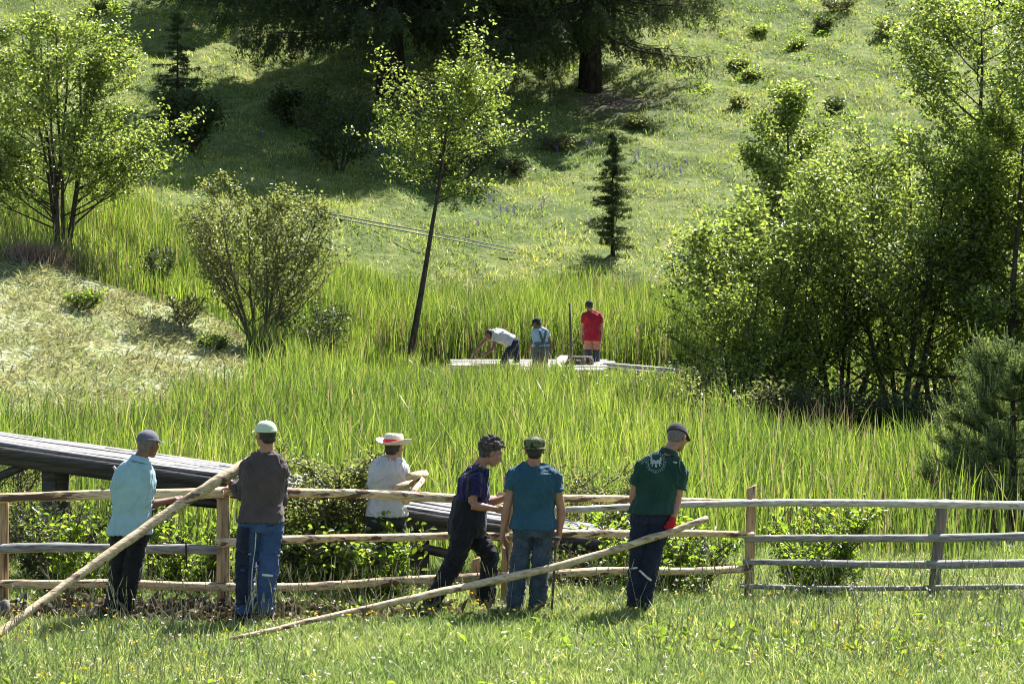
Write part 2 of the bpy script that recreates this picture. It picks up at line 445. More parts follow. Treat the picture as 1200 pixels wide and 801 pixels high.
# reed bed
X, Y = scatter(200000, -99, 99, 29.4, 77, pad=2)
hmv = haymask(X, Y)
reed_end = np.interp(X, [-16, -10, -5, 0, 10, 16], [73, 73.5, 75, 75.5, 76, 76]) + 1.0 * np.sin(X * .9)
reed_start = np.interp(X, [-8, -4, 0, 4, 8], [30.6, 30.8, 30.6, 31.0, 31.4]) + .7 * np.sin(X * 2.3) + rng.uniform(-.8, .8, len(X))
plat = (Y > 61.3) & (Y < 66.2) & (X > -2.2) & (X < 4.9)
keep = (hmv < .25) & (Y < reed_end) & (Y > reed_start) & ~plat
thin = ((vnoise(X, Y, .9, 3) > -.42) | (rng.random(len(X)) < .45)) & (rng.random(len(X)) < np.interp(Y, [30, 52], [.68, 1])) & ((vnoise(X, Y, 5, 13) > -.1) | (rng.random(len(X)) < .3))
keep &= thin
X, Y = X[keep], Y[keep]
H = 1.0 + .16 * vnoise(X, Y, .7, 5) + rng.normal(0, .21, len(X)) + .12 * vnoise(X, Y, 2.6, 77)
H *= np.interp(Y, [29, 33, 46, 50, 66.2, 67, 72, 76], [.7, .95, 1, .95, .95, 1.4, 1.15, .75])
H *= np.where((X > -3.2) & (X < 5.6), np.interp(Y, [47, 50, 54, 58, 61, 66.2, 66.5], [1, .9, .8, .7, .62, .5, 1]), 1)
H *= np.where((X > 1.3) & (X < 5.2) & (Y > 54) & (Y < 64), .78, 1)
lf = (X < -3.2) & (Y > 40)
H *= np.where(lf & (Y < 60), np.interp(Y, [40, 43, 46], [.85, .8, .9]), 1)
H *= np.where((X < -3) & (Y > 61), np.interp(Y, [61, 64, 67], [.5, .55, .85]), 1)
H *= np.where((X > 3.2) & (Y < 60), 1 - .5 * sstep(3.2, 5.2, X) * sstep(38, 42.5, Y) * (Y < 60), 1)
H = np.clip(H, .15, 2.1)
P = np.stack([X, Y, ground(X, Y) - .03], 1)
a = Acc(); a.blades(P, H, rng.uniform(.014, .029, len(X)) * np.interp(Y, [30, 60], [1, 1.15]), .07, .13, 3)
# leaves springing part-way up the stalks
k = rng.random(len(X)) < .45
P2 = P[k] + np.stack([rng.normal(0, .02, k.sum()), rng.normal(0, .02, k.sum()), H[k] * rng.uniform(.35, .7, k.sum())], 1)
a.blades(P2, H[k] * .4, .015, .3, .3, 2)
tag(a.build('reed_bed', M['reed'], None, smooth=False), 'bed of tall bright green reeds filling the wet valley floor', 'reeds', None, 'stuff')
# dry stalks
X, Y = scatter(24000, -99, 99, 31.5, 76)
kk = (haymask(X, Y) < .2) & ~((Y > 60.5) & (Y < 66.2) & (X > -2.2) & (X < 4.9)) & ((vnoise(X, Y, .8, 9) > .2) | ((Y > 66) & (Y < 68.5)))
X, Y = X[kk], Y[kk]
a = Acc(); a.blades(np.stack([X, Y, ground(X, Y)], 1), rng.uniform(.6, 1.25, len(X)) * np.where(Y > 66, 1.1, .95), .016, .12, .15, 2)
tag(a.build('dry_reed_stalks', M['dryreed'], None, smooth=False), 'last year\'s pale brown reed stalks among the green reeds', 'reeds', None, 'stuff')

# meadow in front and under the fence
X, Y = scatter(330000, -99, 99, 19.5, 31.3, pad=.8)
soilv = np.exp(-(((X + 3.2) / 1.5) ** 2 + ((Y - 25.05) / .55) ** 2)) + .6 * np.exp(-(((X + .6) / .8) ** 2 + ((Y - 25.7) / .4) ** 2))
keep = (rng.random(len(X)) > soilv * 1.05) & ((vnoise(X, Y, 3.5, 2) > -.35) | (rng.random(len(X)) < .55))
X, Y, soilk = X[keep], Y[keep], soilv[keep]
h = (.085 + .05 * vnoise(X, Y, 1.6, 4) + rng.exponential(.028, len(X))) * (1 - .45 * np.clip(soilk * 1.5, 0, 1))
h = np.clip(h, .03, .3) * .85 * np.interp(Y, [20, 25, 27, 31], [1, .95, 1.25, 1.7])
a = Acc(); a.blades(np.stack([X, Y, ground(X, Y) - .01], 1), h, rng.uniform(.006, .013, len(X)), .35, .5, 2)
tag(a.build('meadow_grass', M['meadow'], None, smooth=False), 'short meadow grass in front of and under the fence', 'grass', None, 'stuff')
# taller seed-head stalks
X, Y = scatter(2600, -99, 99, 20, 27)
kk = vnoise(X, Y, 1.1, 8) > -.1; X, Y = X[kk], Y[kk]
hh = rng.uniform(.22, .42, len(X)); z0 = ground(X, Y)
a = Acc()
A = np.stack([X, Y, z0], 1); lean = rng.normal(0, .09, (len(X), 2))
B = A + np.stack([lean[:, 0], lean[:, 1], hh], 1)
a.sticks(A, B, .0022, .0016); a.sticks(B, B + (B - A) * .22, .006, .002)
tag(a.build('seed_grass', M['hay'], None, smooth=False), 'thin straw coloured grass stalks with seed heads in the meadow', 'grass', None, 'stuff')
# broad leaved herbs
X, Y = scatter(1500, -99, 99, 20.5, 30.5)
kk = (vnoise(X, Y, 1.4, 12) > .12); X, Y = X[kk], Y[kk]
C = np.repeat(np.stack([X, Y, ground(X, Y) + .04], 1), 7, 0); C += rng.normal(0, .05, C.shape) * [1, 1, .5]
a = Acc(); a.leaves(C, .085, .5, .5)
tag(a.build('meadow_herbs', M['leaf_shrub'], None, smooth=False), 'low broad leaved herbs scattered through the meadow', 'herbs', None, 'stuff')

def dots(name, X, Y, h, r, mat, label, cat):
    N = len(X); z = ground(X, Y)
    A = np.stack([X, Y, z], 1); B = A + np.stack([rng.normal(0, .03, N), rng.normal(0, .03, N), h], 1)
    a = Acc(); a.sticks(A, B, .0016, .0012)
    st = Acc()
    for q in range(3):
        st.leaves(B + rng.normal(0, r * .25, (N, 3)), r * 2, .9, .8)
    V1, Q1 = st.arrays()
    tag(link(name, mesh_from(name, V1, Q1, mat)), label, cat, None, 'stuff')
X, Y = scatter(1500, -99, 99, 20.2, 28.5); kk = (vnoise(X, Y, 1.0, 21) > -.15) & (soilfree := (np.exp(-(((X + 3.2) / 1.6) ** 2 + ((Y - 25) / .6) ** 2)) < .4)); X, Y = X[kk], Y[kk]
dots('pale_meadow_flowers', X, Y, rng.uniform(.1, .28, len(X)), .0095, M['white_fl'], 'small white and pale pink flower heads dotted over the meadow', 'flowers')
X, Y = scatter(1500, -99, 99, 20.2, 29); kk = (vnoise(X, Y, 1.2, 33) > .05); X, Y = X[kk], Y[kk]
dots('yellow_meadow_flowers', X, Y, rng.uniform(.08, .22, len(X)), .010, M['yellow_fl'], 'small yellow flower heads dotted over the meadow', 'flowers')

# slope grass
X, Y = scatter(210000, -99, 99, 68, 132, pad=2)
re = np.interp(X, [-16, -10, -5, 0, 10, 16], [72, 72.5, 74, 74.5, 75, 75])
kk = Y > re; X, Y = X[kk], Y[kk]
cl = vnoise(X, Y, 1.5, 41)
sl = np.exp(-(((X - 3.6) / 1.8) ** 2 + ((Y - 98.6) / 2.0) ** 2))
kk = (rng.random(len(X)) > sl * 1.4); X, Y, cl = X[kk], Y[kk], cl[kk]
kk = (cl > -.3) | (rng.random(len(X)) < .4); X, Y, cl = X[kk], Y[kk], cl[kk]
h = np.clip(.11 + .055 * vnoise(X, Y, .8, 42) + rng.exponential(.035, len(X)), .05, .5) * np.interp(Y, [68, 78, 85], [1.6, 1.3, 1])
a = Acc(); a.blades(np.stack([X, Y, ground(X, Y) - .02], 1), h, rng.uniform(.018, .034, len(X)), .45, .5, 2)
tag(a.build('slope_grass', M['hillgrass'], None, smooth=False), 'rough olive green grass covering the sunlit slope', 'grass', None, 'stuff')
X, Y = scatter(900, -99, 99, 76, 125)
kk = vnoise(X, Y, .5, 55) > -.1; X, Y = X[kk], Y[kk]
dots('slope_flowers', X, Y, rng.uniform(.15, .35, len(X)), .02, M['white_fl'], 'tiny pale flowers speckling the sunlit slope', 'flowers')
X, Y = scatter(900, -99, 99, 78, 118)
kk = vnoise(X, Y, .35, 56) > .1; X, Y = X[kk], Y[kk]
C = np.repeat(np.stack([X, Y, ground(X, Y) + .1], 1), 14, 0); C += rng.normal(0, .16, C.shape) * [1, 1, .45]
a = Acc(); a.leaves(C, .13, .5, .5)
tag(a.build('slope_herbs', M['leaf_shrub'], None, smooth=False), 'low leafy herb clumps scattered over the slope', 'herbs', None, 'stuff')

# cut hay on the mound
X, Y = scatter(160000, -13.5, -3, 42, 62.5)
kk = haymask(X, Y) > .3; X, Y = X[kk], Y[kk]
cl = vnoise(X, Y * .5, 2.3, 61) + .5 * vnoise(X, Y, 6, 62)
kk = rng.random(len(X)) < np.clip(.55 + .8 * cl, .1, 1); X, Y, cl = X[kk], Y[kk], cl[kk]
C = np.stack([X, Y, ground(X, Y) + .02 + .06 * np.clip(cl, 0, 1) * rng.random(len(X))], 1)
a = Acc(); a.leaves(C, .2, .12, 1.5, .1)
tag(a.build('cut_hay', M['hay'], None, smooth=False), 'pale drying cut grass spread over the mown mound', 'hay', None, 'stuff')
X, Y = scatter(70000, -13.5, -3, 42, 62.5)
kk = (haymask(X, Y) > .3) & (vnoise(X, Y, 1.4, 64) > .05); X, Y = X[kk], Y[kk]
a = Acc(); a.blades(np.stack([X, Y, ground(X, Y)], 1), rng.uniform(.05, .15, len(X)), .02, .5, .5, 1)
tag(a.build('stubble_grass', M['meadow'], None, smooth=False), 'short green stubble showing through the cut grass', 'grass', None, 'stuff')

# shavings and bark under the fence
def chips(name, n, cx, cy, rx, ry, label):
    x = rng.normal(cx, rx, n); y = rng.normal(cy, ry, n)
    a = Acc(); C = np.stack([x, y, ground(x, y) + .015 + rng.exponential(.018, n)], 1)
    a.leaves(C, .05, .42, 2.2, .06)
    a.leaves(C[: n // 3] + [0, 0, .01], .15, .1, 1.8, .2)
    tag(a.build(name, M['chips'], None, smooth=False), label, 'shavings', None, 'stuff')
chips('wood_shavings', 4200, -3.15, 25.1, 1.05, .25, 'brown bark and pale shavings littering the ground around the left fence post')
chips('bark_strips', 380, -.55, 25.0, .55, .3, 'pale bark strips lying in the grass by the striding man')

# ================================================================ trees and shrubs
def limb(p0, d, L, n, curl, jit):
    """a wandering polyline"""
    P = [np.array(p0, float)]; d = np.array(d, float)
    for i in range(n):
        d = d + rng.normal(0, jit, 3) + np.array([0, 0, curl / n]); d /= np.linalg.norm(d)
        P.append(P[-1] + d * L / n)
    return np.array(P)

def broadleaf(name, px, py, D, top, halfw, label, cat='tree', stems=3, leafn=11000, leaf=.08, mat='leaf_alder', bark='bark',
              bare=.18, lean=(0, 0), trunk_r=.07, gap=.55, shape='oval', group=None, asp=.6, depth=None, ground_it=True, clump=.16, fan=.25, part='crown', twigr=.012, zbase=None, curl0=.1, bup=.45):
    """top and halfw in metres: a trunk or several stems, limbs, twigs, and leaves on the twigs"""
    b = at(px, py, D)
    if ground_it: b[2] = gz(b[0], b[1]) - .05
    root = thing(name, b, label, cat, group)
    w = Acc(); C = []; Wt = []
    depth = depth or halfw * .8
    TA, TB, TR = [], [], []
    for s in range(stems):
        ang = 2 * math.pi * s / stems + rng.uniform(-.4, .4)
        off = np.array([math.cos(ang), math.sin(ang), 0]) * (0 if stems == 1 else trunk_r * 1.8)
        dr = np.array([math.cos(ang) * fan * (halfw / top) * 1.6, math.sin(ang) * fan * (depth / top) * 1.6, 1.0]) if stems > 1 else np.array([0, 0, 1.0])
        dr = dr + np.array([lean[0], lean[1], 0]); dr /= np.linalg.norm(dr)
        Ls = top * (rng.uniform(.72, .9) if stems > 1 else .93)
        P = limb(b + off, dr, Ls, 10, curl0, .045 if stems > 1 else .03)
        tt = np.linspace(0, 1, len(P))
        r = trunk_r * (1 - .88 * tt) * (rng.uniform(.65, 1) if s else 1)
        w.tube(P, r, 8 if stems < 4 else 6)
        nl = int(max(9, 30 / stems ** .5))
        for q in range(nl):
            t = bare + (1 - bare) * (q + rng.random()) / nl
            i = min(int(t * 10), 9); f = t * 10 - i
            p = P[i] * (1 - f) + P[i + 1] * f
            if shape == 'oval': prof = math.sin(math.pi * min(1, (t - bare) / (1 - bare) * .82 + .16)) ** .6
            elif shape == 'dome': prof = 1.12 * (1 - max(0, (t - bare) / (1 - bare)) ** 1.7) + .22
            elif shape == 'cone': prof = max(.1, 1.05 - (t - bare) / (1 - bare))
            else: prof = .75 + .25 * math.sin(t * 9)
            a2 = rng.uniform(0, 2 * math.pi) if stems == 1 else ang + rng.normal(0, 1.1)
            L = halfw * prof * rng.uniform(.55, 1.1) * (1 if stems == 1 else .92)
            B = limb(p, (math.cos(a2), math.sin(a2) * depth / halfw, bup), L, 5, bup * 1.1, .16)
            rb = max(.008, r[i] * .42)
            w.tube(B, np.linspace(rb, .005, 6), 5)
            ns = max(4, int(8 + L * 7))
            for k in range(ns):
                u = .25 + .75 * (k + rng.random()) / ns
                i2 = min(int(u * 5), 4); f2 = u * 5 - i2
                p2 = B[i2] * (1 - f2) + B[i2 + 1] * f2
                d2 = rng.normal(0, 1, 3); d2[2] = abs(d2[2]) * .5 + .1; d2 += (B[-1] - B[0]) / L * .9; d2 /= np.linalg.norm(d2)
                L2 = L * .32 * rng.uniform(.5, 1.2) + .08
                e2 = p2 + d2 * L2
                TA.append(p2); TB.append(e2); TR.append(max(.004, rb * .35))
                C.append((p2, e2))
    if TA: w.sticks(TA, TB, np.array(TR), .003, 3)
    w.build('trunk' if cat == 'tree' else 'stems', M[bark], root)
    pa = np.array([c[0] for c in C]); pb = np.array([c[1] for c in C])
    keepc = rng.random(len(pa)) < (1 - (1 - gap) * .3)
    pa, pb = pa[keepc], pb[keepc]
    idx = rng.integers(0, len(pa), leafn)
    u = rng.uniform(.1, 1.08, leafn)[:, None]
    Cn = pa[idx] * (1 - u) + pb[idx] * u + rng.normal(0, clump * .5, (leafn, 3))
    Cn = Cn[Cn[:, 2] > b[2] + .05]
    l = Acc(); l.leaves(Cn, leaf, asp, .45)
    l.build(part if cat == 'tree' else 'foliage', M[mat], root, smooth=False)
    return root

# left bank
broadleaf('alder_tree', 72, 290, 64.5, 7.2, 2.3, 'many stemmed young tree with fine leaves at the far left, beyond the mown mound', stems=7, leafn=25000, leaf=.09, trunk_r=.075, fan=.3, bare=.1, clump=.17, shape='dome', bup=.38)
broadleaf('willow_shrub', 303, 390, 60.3, 4.5, 1.8, 'pale grey green shrub with bare crossing branches at the right end of the mown mound', 'shrub', stems=6, leafn=10500, leaf=.08, mat='leaf_willow', bark='twig', trunk_r=.05, fan=.55, bare=.1, clump=.14, lean=(-.05, 0), bup=.8, shape='dome')
broadleaf('dark_bush', 368, 372, 58.8, 1.9, .7, 'small dark reddish bush behind the right edge of the grey green shrub', 'shrub', stems=4, leafn=1100, leaf=.08, mat='leaf_dark', bark='twig', trunk_r=.035, fan=.7, clump=.2)
broadleaf('alder_tree', 478, 405, 66, 7.55, 2.45, 'slim single stemmed tree with a round airy crown, leaning right out of the reeds', stems=1, leafn=7000, leaf=.095, trunk_r=.09, bare=.58, lean=(.12, 0), curl0=.9, clump=.2, shape='oval')

# right hand thicket
broadleaf('alder_tree', 875, 505, 48.5, 4.4, 1.5, 'lowest tree at the left edge of the right hand thicket', stems=4, leafn=10500, leaf=.08, trunk_r=.045, fan=.5, bare=.1, group=None, clump=.2)
broadleaf('round_tree', 922, 400, 68, 7.0, 1.9, 'round topped tree rising behind the left part of the right hand thicket', stems=1, leafn=10000, leaf=.105, trunk_r=.09, bare=.3, clump=.25, shape='dome', bup=.6)
broadleaf('alder_tree', 985, 500, 50, 5.7, 1.75, 'middle tree of the right hand thicket, in front of the round topped tree', stems=5, leafn=11000, leaf=.08, trunk_r=.06, fan=.5, bare=.12, clump=.22)
broadleaf('alder_tree', 1055, 500, 49.5, 6.3, 1.95, 'slender forked tree between the tallest tree and the middle tree of the right hand thicket', stems=4, leafn=11000, leaf=.08, trunk_r=.07, fan=.45, bare=.15, clump=.22)
broadleaf('alder_tree', 1148, 490, 49, 7.9, 2.2, 'tallest tree of the right hand thicket, with a straight dark trunk', stems=1, leafn=18000, leaf=.085, trunk_r=.12, shape='flat', fan=.3, bare=.14, clump=.22)
broadleaf('alder_tree', 1205, 486, 48, 7.4, 1.9, 'tree cut by the right edge of the photo above the pine', stems=2, leafn=18000, leaf=.085, trunk_r=.1, fan=.3, bare=.16, clump=.22)
broadleaf('alder_tree', 930, 505, 49.5, 4.9, 1.5, 'low dense tree between the left edge tree and the middle tree of the thicket', stems=4, leafn=10500, leaf=.08, trunk_r=.045, fan=.5, bare=.1, clump=.22)
broadleaf('alder_tree', 1100, 500, 50.5, 6.4, 1.7, 'tree just left of the tallest tree in the right hand thicket', stems=3, leafn=11000, leaf=.08, trunk_r=.07, fan=.4, bare=.1, clump=.22)
broadleaf('alder_tree', 1300, 486, 50.5, 8.2, 2.2, 'tree added outside the right edge to shade the reeds, only its leaves reaching in', stems=2, leafn=18000, leaf=.085, trunk_r=.1, fan=.4, bare=.1, clump=.22)  # off-frame tree, added to cast more shade in front of the thicket
for (px, py, D, tp, hw, mt, lab) in [
    (850, 520, 45.5, 1.5, .8, 'leaf_willow', 'light green bush at the left foot of the right hand thicket'),
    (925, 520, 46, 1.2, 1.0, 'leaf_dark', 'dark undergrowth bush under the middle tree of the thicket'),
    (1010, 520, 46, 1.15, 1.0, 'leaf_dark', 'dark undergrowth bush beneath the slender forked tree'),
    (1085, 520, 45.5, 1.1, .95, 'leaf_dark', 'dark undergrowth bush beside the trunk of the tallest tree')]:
    broadleaf('undergrowth_bush', px, py, D, tp, hw, lab, 'shrub', stems=6, leafn=1700, leaf=.075, mat=mt, trunk_r=.025, fan=.8, bare=.05, clump=.16)

# shrubs along the fence
for (px, py, D, tp, hw, n, lf, mt, lab, nm) in [
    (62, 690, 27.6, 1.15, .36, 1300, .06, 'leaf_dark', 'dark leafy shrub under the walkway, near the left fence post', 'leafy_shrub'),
    (112, 700, 26.9, .98, .42, 1500, .065, 'leaf_shrub', 'bright leafy shrub behind the fence, left of the man in the pale blue polo', 'leafy_shrub'),
    (222, 698, 27.1, .88, .42, 1500, .065, 'leaf_shrub', 'bright leafy shrub behind the fence between the two men at the left', 'leafy_shrub'),
    (335, 695, 27.2, .78, .34, 1100, .065, 'leaf_shrub', 'low leafy shrub right of the man in blue work trousers', 'leafy_shrub'),
    (382, 690, 27.9, 1.72, .42, 7500, .046, 'leaf_willow', 'tall small leaved shrub left of the man in the straw hat', 'small_leaved_shrub'),
    (348, 690, 27.7, 1.45, .36, 5000, .046, 'leaf_willow', 'small leaved shrub between the man in blue trousers and the tall shrub', 'small_leaved_shrub'),
    (412, 690, 28.0, 1.4, .34, 4500, .046, 'leaf_willow', 'small leaved shrub just behind the left elbow of the man in the straw hat', 'small_leaved_shrub'),
    (441, 700, 26.8, .78, .36, 1500, .068, 'leaf_shrub', 'bright leafy shrub in front of the man in the straw hat', 'leafy_shrub'),
    (690, 655, 30.2, 1.25, .5, 5000, .042, 'leaf_willow', 'feathery small leaved shrub between the teal blue and green shirted men', 'small_leaved_shrub'),
    (688, 668, 28.2, .42, .5, 1300, .06, 'leaf_dark', 'low dark shrub under the walkway between the teal blue and green shirted men', 'leafy_shrub'),
    (762, 690, 27.4, .9, .42, 1900, .065, 'leaf_shrub', 'leafy shrub behind the legs of the man in the green polo', 'leafy_shrub'),
    (805, 690, 27.7, .72, .3, 900, .06, 'leaf_shrub', 'leafy shrub by the walkway end, right of the man in green', 'leafy_shrub'),
    (962, 690, 27.6, 1.04, .4, 2300, .06, 'leaf_shrub', 'leafy shrub behind the right hand fence, between its two posts', 'leafy_shrub'),
    (18, 560, 30.6, 1.45, .42, 1500, .06, 'leaf_willow', 'narrow leaved willow bush over the left end of the walkway', 'willow_bush')]:
    broadleaf(nm, px, py, D, tp, hw, lab, 'shrub', stems=7, leafn=n, leaf=lf, mat=mt, bark='twig', trunk_r=.013, fan=.75, bare=.06, clump=.07,
              asp=.3 if mt == 'leaf_willow' and px < 50 else .6, shape='flat')
broadleaf('flowering_bush', 735, 474, 52, .78, .9, 'low pale leaved bush in the reeds below the far work platform', 'shrub', stems=7, leafn=2600, leaf=.07, mat='leaf_willow', bark='twig', trunk_r=.015, fan=.8, bare=.1, clump=.16)
broadleaf('bank_bush', 822, 458, 55, 1.0, .8, 'dark green bush at the right end of the far work platform', 'shrub', stems=6, leafn=1600, leaf=.08, mat='leaf_dark', bark='twig', trunk_r=.015, fan=.8, bare=.1, clump=.16)

# tufts on the mown mound
for (px, py, D, tp, hw, mt, lab, nm) in [
    (97, 352, 58.6, .5, .35, 'leaf_shrub', 'uncut leafy clump standing on the mown mound', 'leafy_clump'),
    (250, 385, 58.5, .42, .3, 'leaf_shrub', 'small leafy clump on the mound left of the grey green shrub', 'leafy_clump'),
    (186, 318, 64, 1.2, .25, 'leaf_dark', 'thin dark sapling in the reeds behind the mown mound', 'sapling'),
    (215, 372, 60.5, .9, .3, 'leaf_willow', 'loose green bush at the top edge of the mown mound', 'small_bush')]:
    broadleaf(nm, px, py, D, tp, hw, lab, 'plant', stems=5, leafn=420, leaf=.08, mat=mt, bark='twig', trunk_r=.012, fan=.9, bare=.1, clump=.08)
tu = Acc(); c0 = at(42, 312, 62.3); n = 900
x = c0[0] + rng.normal(0, .35, n); y = c0[1] + rng.normal(0, .25, n)
tu.blades(np.stack([x, y, ground(x, y)], 1), rng.uniform(.3, .6, n), .02, .3, .3, 2)
tag(tu.build('dry_tussock', M['dryreed'], None, smooth=False), 'tussock of dry brown grass at the top edge of the mown mound', 'grass clump')

def hillpt(px, py):
    """where the line through that pixel meets the slope"""
    lo = 67.0
    for i in range(1200):
        D = 67 + i * .06
        p = at(px, py, D)
        if p[2] < gz(p[0], p[1]): return p
    return p
for (px, py, tp, hw, mt, lab) in [
    (982, 14, 1.0, 1.0, 'leaf_willow', 'wide grey green bush at the top edge of the slope'),
    (965, 36, .75, .35, 'leaf_dark', 'small dark round bush just below the wide grey green bush'),
    (889, 41, .35, .45, 'leaf_alder', 'low dark bush left of the small round bush'),
    (935, 57, .3, .45, 'leaf_alder', 'low green bush below the small dark round bush'),
    (1037, 44, 1.3, .3, 'leaf_willow', 'thin upright bush on the slope at the upper right'),
    (1120, 52, 1.3, .3, 'twiggy', 'bare twiggy bush on the slope beside the crown of the tallest tree'),
    (866, 80, .35, .6, 'leaf_alder', 'low dark clump on the slope right of the spruce branches'),
    (882, 92, .5, .4, 'leaf_alder', 'low bush left of the round topped tree, high on the slope'),
    (865, 126, .6, .15, 'leaf_willow', 'thin weed stalk clump left of the round topped tree'),
    (978, 134, .85, .35, 'leaf_dark', 'dark little bush above the right hand thicket'),
    (1172, 5, .6, .5, 'leaf_dark', 'dark bush in the top right corner'),
    (121, 14, .7, .6, 'leaf_dark', 'dark bush at the top left of the slope'),
    (655, 178, 1.0, .8, 'leaf_willow', 'grey green bush below the right hand spruce trunk'),
    (600, 205, .9, .9, 'leaf_dark', 'dark bush in the shade behind the slim leaning tree'),
    (745, 150, .5, .5, 'leaf_willow', 'small bush right of the bare soil at the spruce foot')]:
    p = hillpt(px, py); kw = {}
    broadleaf('slope_bush', px, py, p[1], tp * .62, hw * .7, lab, 'bush', stems=5, leafn=90 if mt == 'twiggy' else 420, leaf=.12, mat='leaf_willow' if mt == 'twiggy' else mt, bark='twig', trunk_r=.02, fan=.9, bare=.1, clump=.24)
# dark bushes in the shade of the spruces
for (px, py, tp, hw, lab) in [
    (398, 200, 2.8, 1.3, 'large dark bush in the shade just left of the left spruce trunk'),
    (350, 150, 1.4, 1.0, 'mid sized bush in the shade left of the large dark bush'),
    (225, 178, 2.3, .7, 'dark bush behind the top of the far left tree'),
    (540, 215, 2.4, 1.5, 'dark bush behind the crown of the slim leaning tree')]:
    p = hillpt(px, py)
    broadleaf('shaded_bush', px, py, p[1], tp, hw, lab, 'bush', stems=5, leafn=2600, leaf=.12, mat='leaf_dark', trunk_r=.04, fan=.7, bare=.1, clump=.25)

# spruces
def spruce(px, py, D, H, Rm, trunk_r, label, lowest, detail, droop=.5, name='spruce_tree', lean=0, tw_len=.8, nd=(.13, .034), arc=.62, whorl=.42, nper=6, skipdir=None, coarse_top=True):
    b = at(px, py, D); b[2] = gz(b[0], b[1]) - .1
    root = thing(name, b, label, 'tree')
    w = Acc()
    P = np.array([b + [lean * t * H, 0, H * t] for t in np.linspace(0, 1, 9)])
    rr = trunk_r * (1 - np.linspace(0, 1, 9) * .95); rr[0] *= 1.35
    w.tube(P, rr, 14, wob=.04)
    w.build('trunk', M['sprucebark'], root)
    NA = []; NB = []; br = Acc(); cA = []; cB = []
    z = lowest
    while z < H * .985:
        det = z < detail
        step = whorl if det or not coarse_top else whorl * 1.6
        L0 = Rm * (1 - z / H) ** .6 * (1 if z > lowest + 1 else .85)
        z0_ = z
        for q in range(nper):
            z = z0_ + rng.uniform(-.5, .5) * step
            an = rng.uniform(0, 2 * math.pi)
            L = L0 * (rng.uniform(.65, 1.08) if droop > .3 else rng.uniform(.3, 1.25))
            if L < .12: L = .12
            n = 8 if L > 1.2 else 4
            t = np.linspace(0, 1, n + 1)
            dz = -droop * L * (t - arc * t * t) + rng.normal(0, .03 * L, n + 1).cumsum() * .3
            B = b + np.stack([np.cos(an) * L * t + lean * z, np.sin(an) * L * t, z + dz], 1)
            br.tube(B, np.linspace(max(.012, trunk_r * .14 * L / Rm + .01), .006, n + 1), 4)
            ntw = int((9.5 if det else 9) * L) + 4
            u = rng.uniform(.12, 1, ntw)
            base = np.stack([np.interp(u, t, B[:, k]) for k in range(3)], 1)
            side = np.array([-math.sin(an), math.cos(an), 0]) * rng.choice([-1, 1], ntw)[:, None]
            out = np.array([math.cos(an), math.sin(an), 0])
            hang = rng.uniform(.3, 1, ntw)[:, None] * tw_len * min(1, L / 2 + .15)
            sp = rng.uniform(.25, .9, ntw)[:, None]
            tip = base + side * hang * sp * .7 + out * hang * .45 + np.array([0, 0, -1.0]) * hang * (1.15 - sp * .6) * (1 if droop > .3 else .25)
            cA.append(base); cB.append(tip)
            dn = int((16 if droop > .3 else 13) if det else 12)
            v = rng.uniform(0, 1, (ntw, dn, 1))
            Cc = base[:, None] * (1 - v) + tip[:, None] * v + rng.normal(0, .03, (ntw, dn, 3))
            NA.append(np.concatenate([Cc.reshape(-1, 3)])); NB.append(np.full(ntw * dn, 1.0 if det else 2.2))
        z = z0_ + step * rng.uniform(.7, 1.3)
    br.sticks(np.concatenate(cA), np.concatenate(cB), .007, .003)
    br.build('branches', M['bark'], root)
    l = Acc(); C = np.concatenate(NA); S = np.concatenate(NB)
    for sc in (1.0, 2.2):
        Cs = C[S == sc]
        if len(Cs): l.leaves(Cs, nd[0] * sc, nd[1] / nd[0], .3, .1, hang=.9)
    l.build('crown', M['needle'], root, smooth=False)
    return root
spruce(458, 134, 97.0, 24, 8.4, .43, 'big old spruce with a thick dark trunk, the left one of the two', 3.5, 9.5, .62, tw_len=1.25, nper=7, lean=.006, nd=(.16, .04))
spruce(692, 106, 100.3, 28, 5.6, .36, 'big old spruce on the bare patch of soil, the right one of the two', 2.5, 8, .6, tw_len=1.15, nper=6, nd=(.16, .04))
spruce(335, -40, 110, 12, 6.6, .4, 'old spruce whose drooping branches hang in at the top left, trunk above the frame', 1.2, 7, .6, tw_len=1.1, nper=6, nd=(.16, .04))
spruce(590, -12, 109, 22, 4.2, .36, 'old spruce behind and between the two thick trunks', .8, 7, .6, tw_len=1.0, nper=6, nd=(.16, .04))
spruce(718, 297, 79.6, 3.7, 1.05, .06, 'small young spruce alone on the slope, right of the slim leaning tree', .45, 9, .16, tw_len=.42, name='young_spruce', whorl=.11, nper=4, nd=(.085, .02), arc=.9)
spruce(208, 168, 88, 4.2, 1.3, .06, 'small dark spruce in the shade at the edge of the spruce shadow', .15, 9, .12, tw_len=.35, name='young_spruce', whorl=.22, nper=5, nd=(.09, .02), arc=.9)

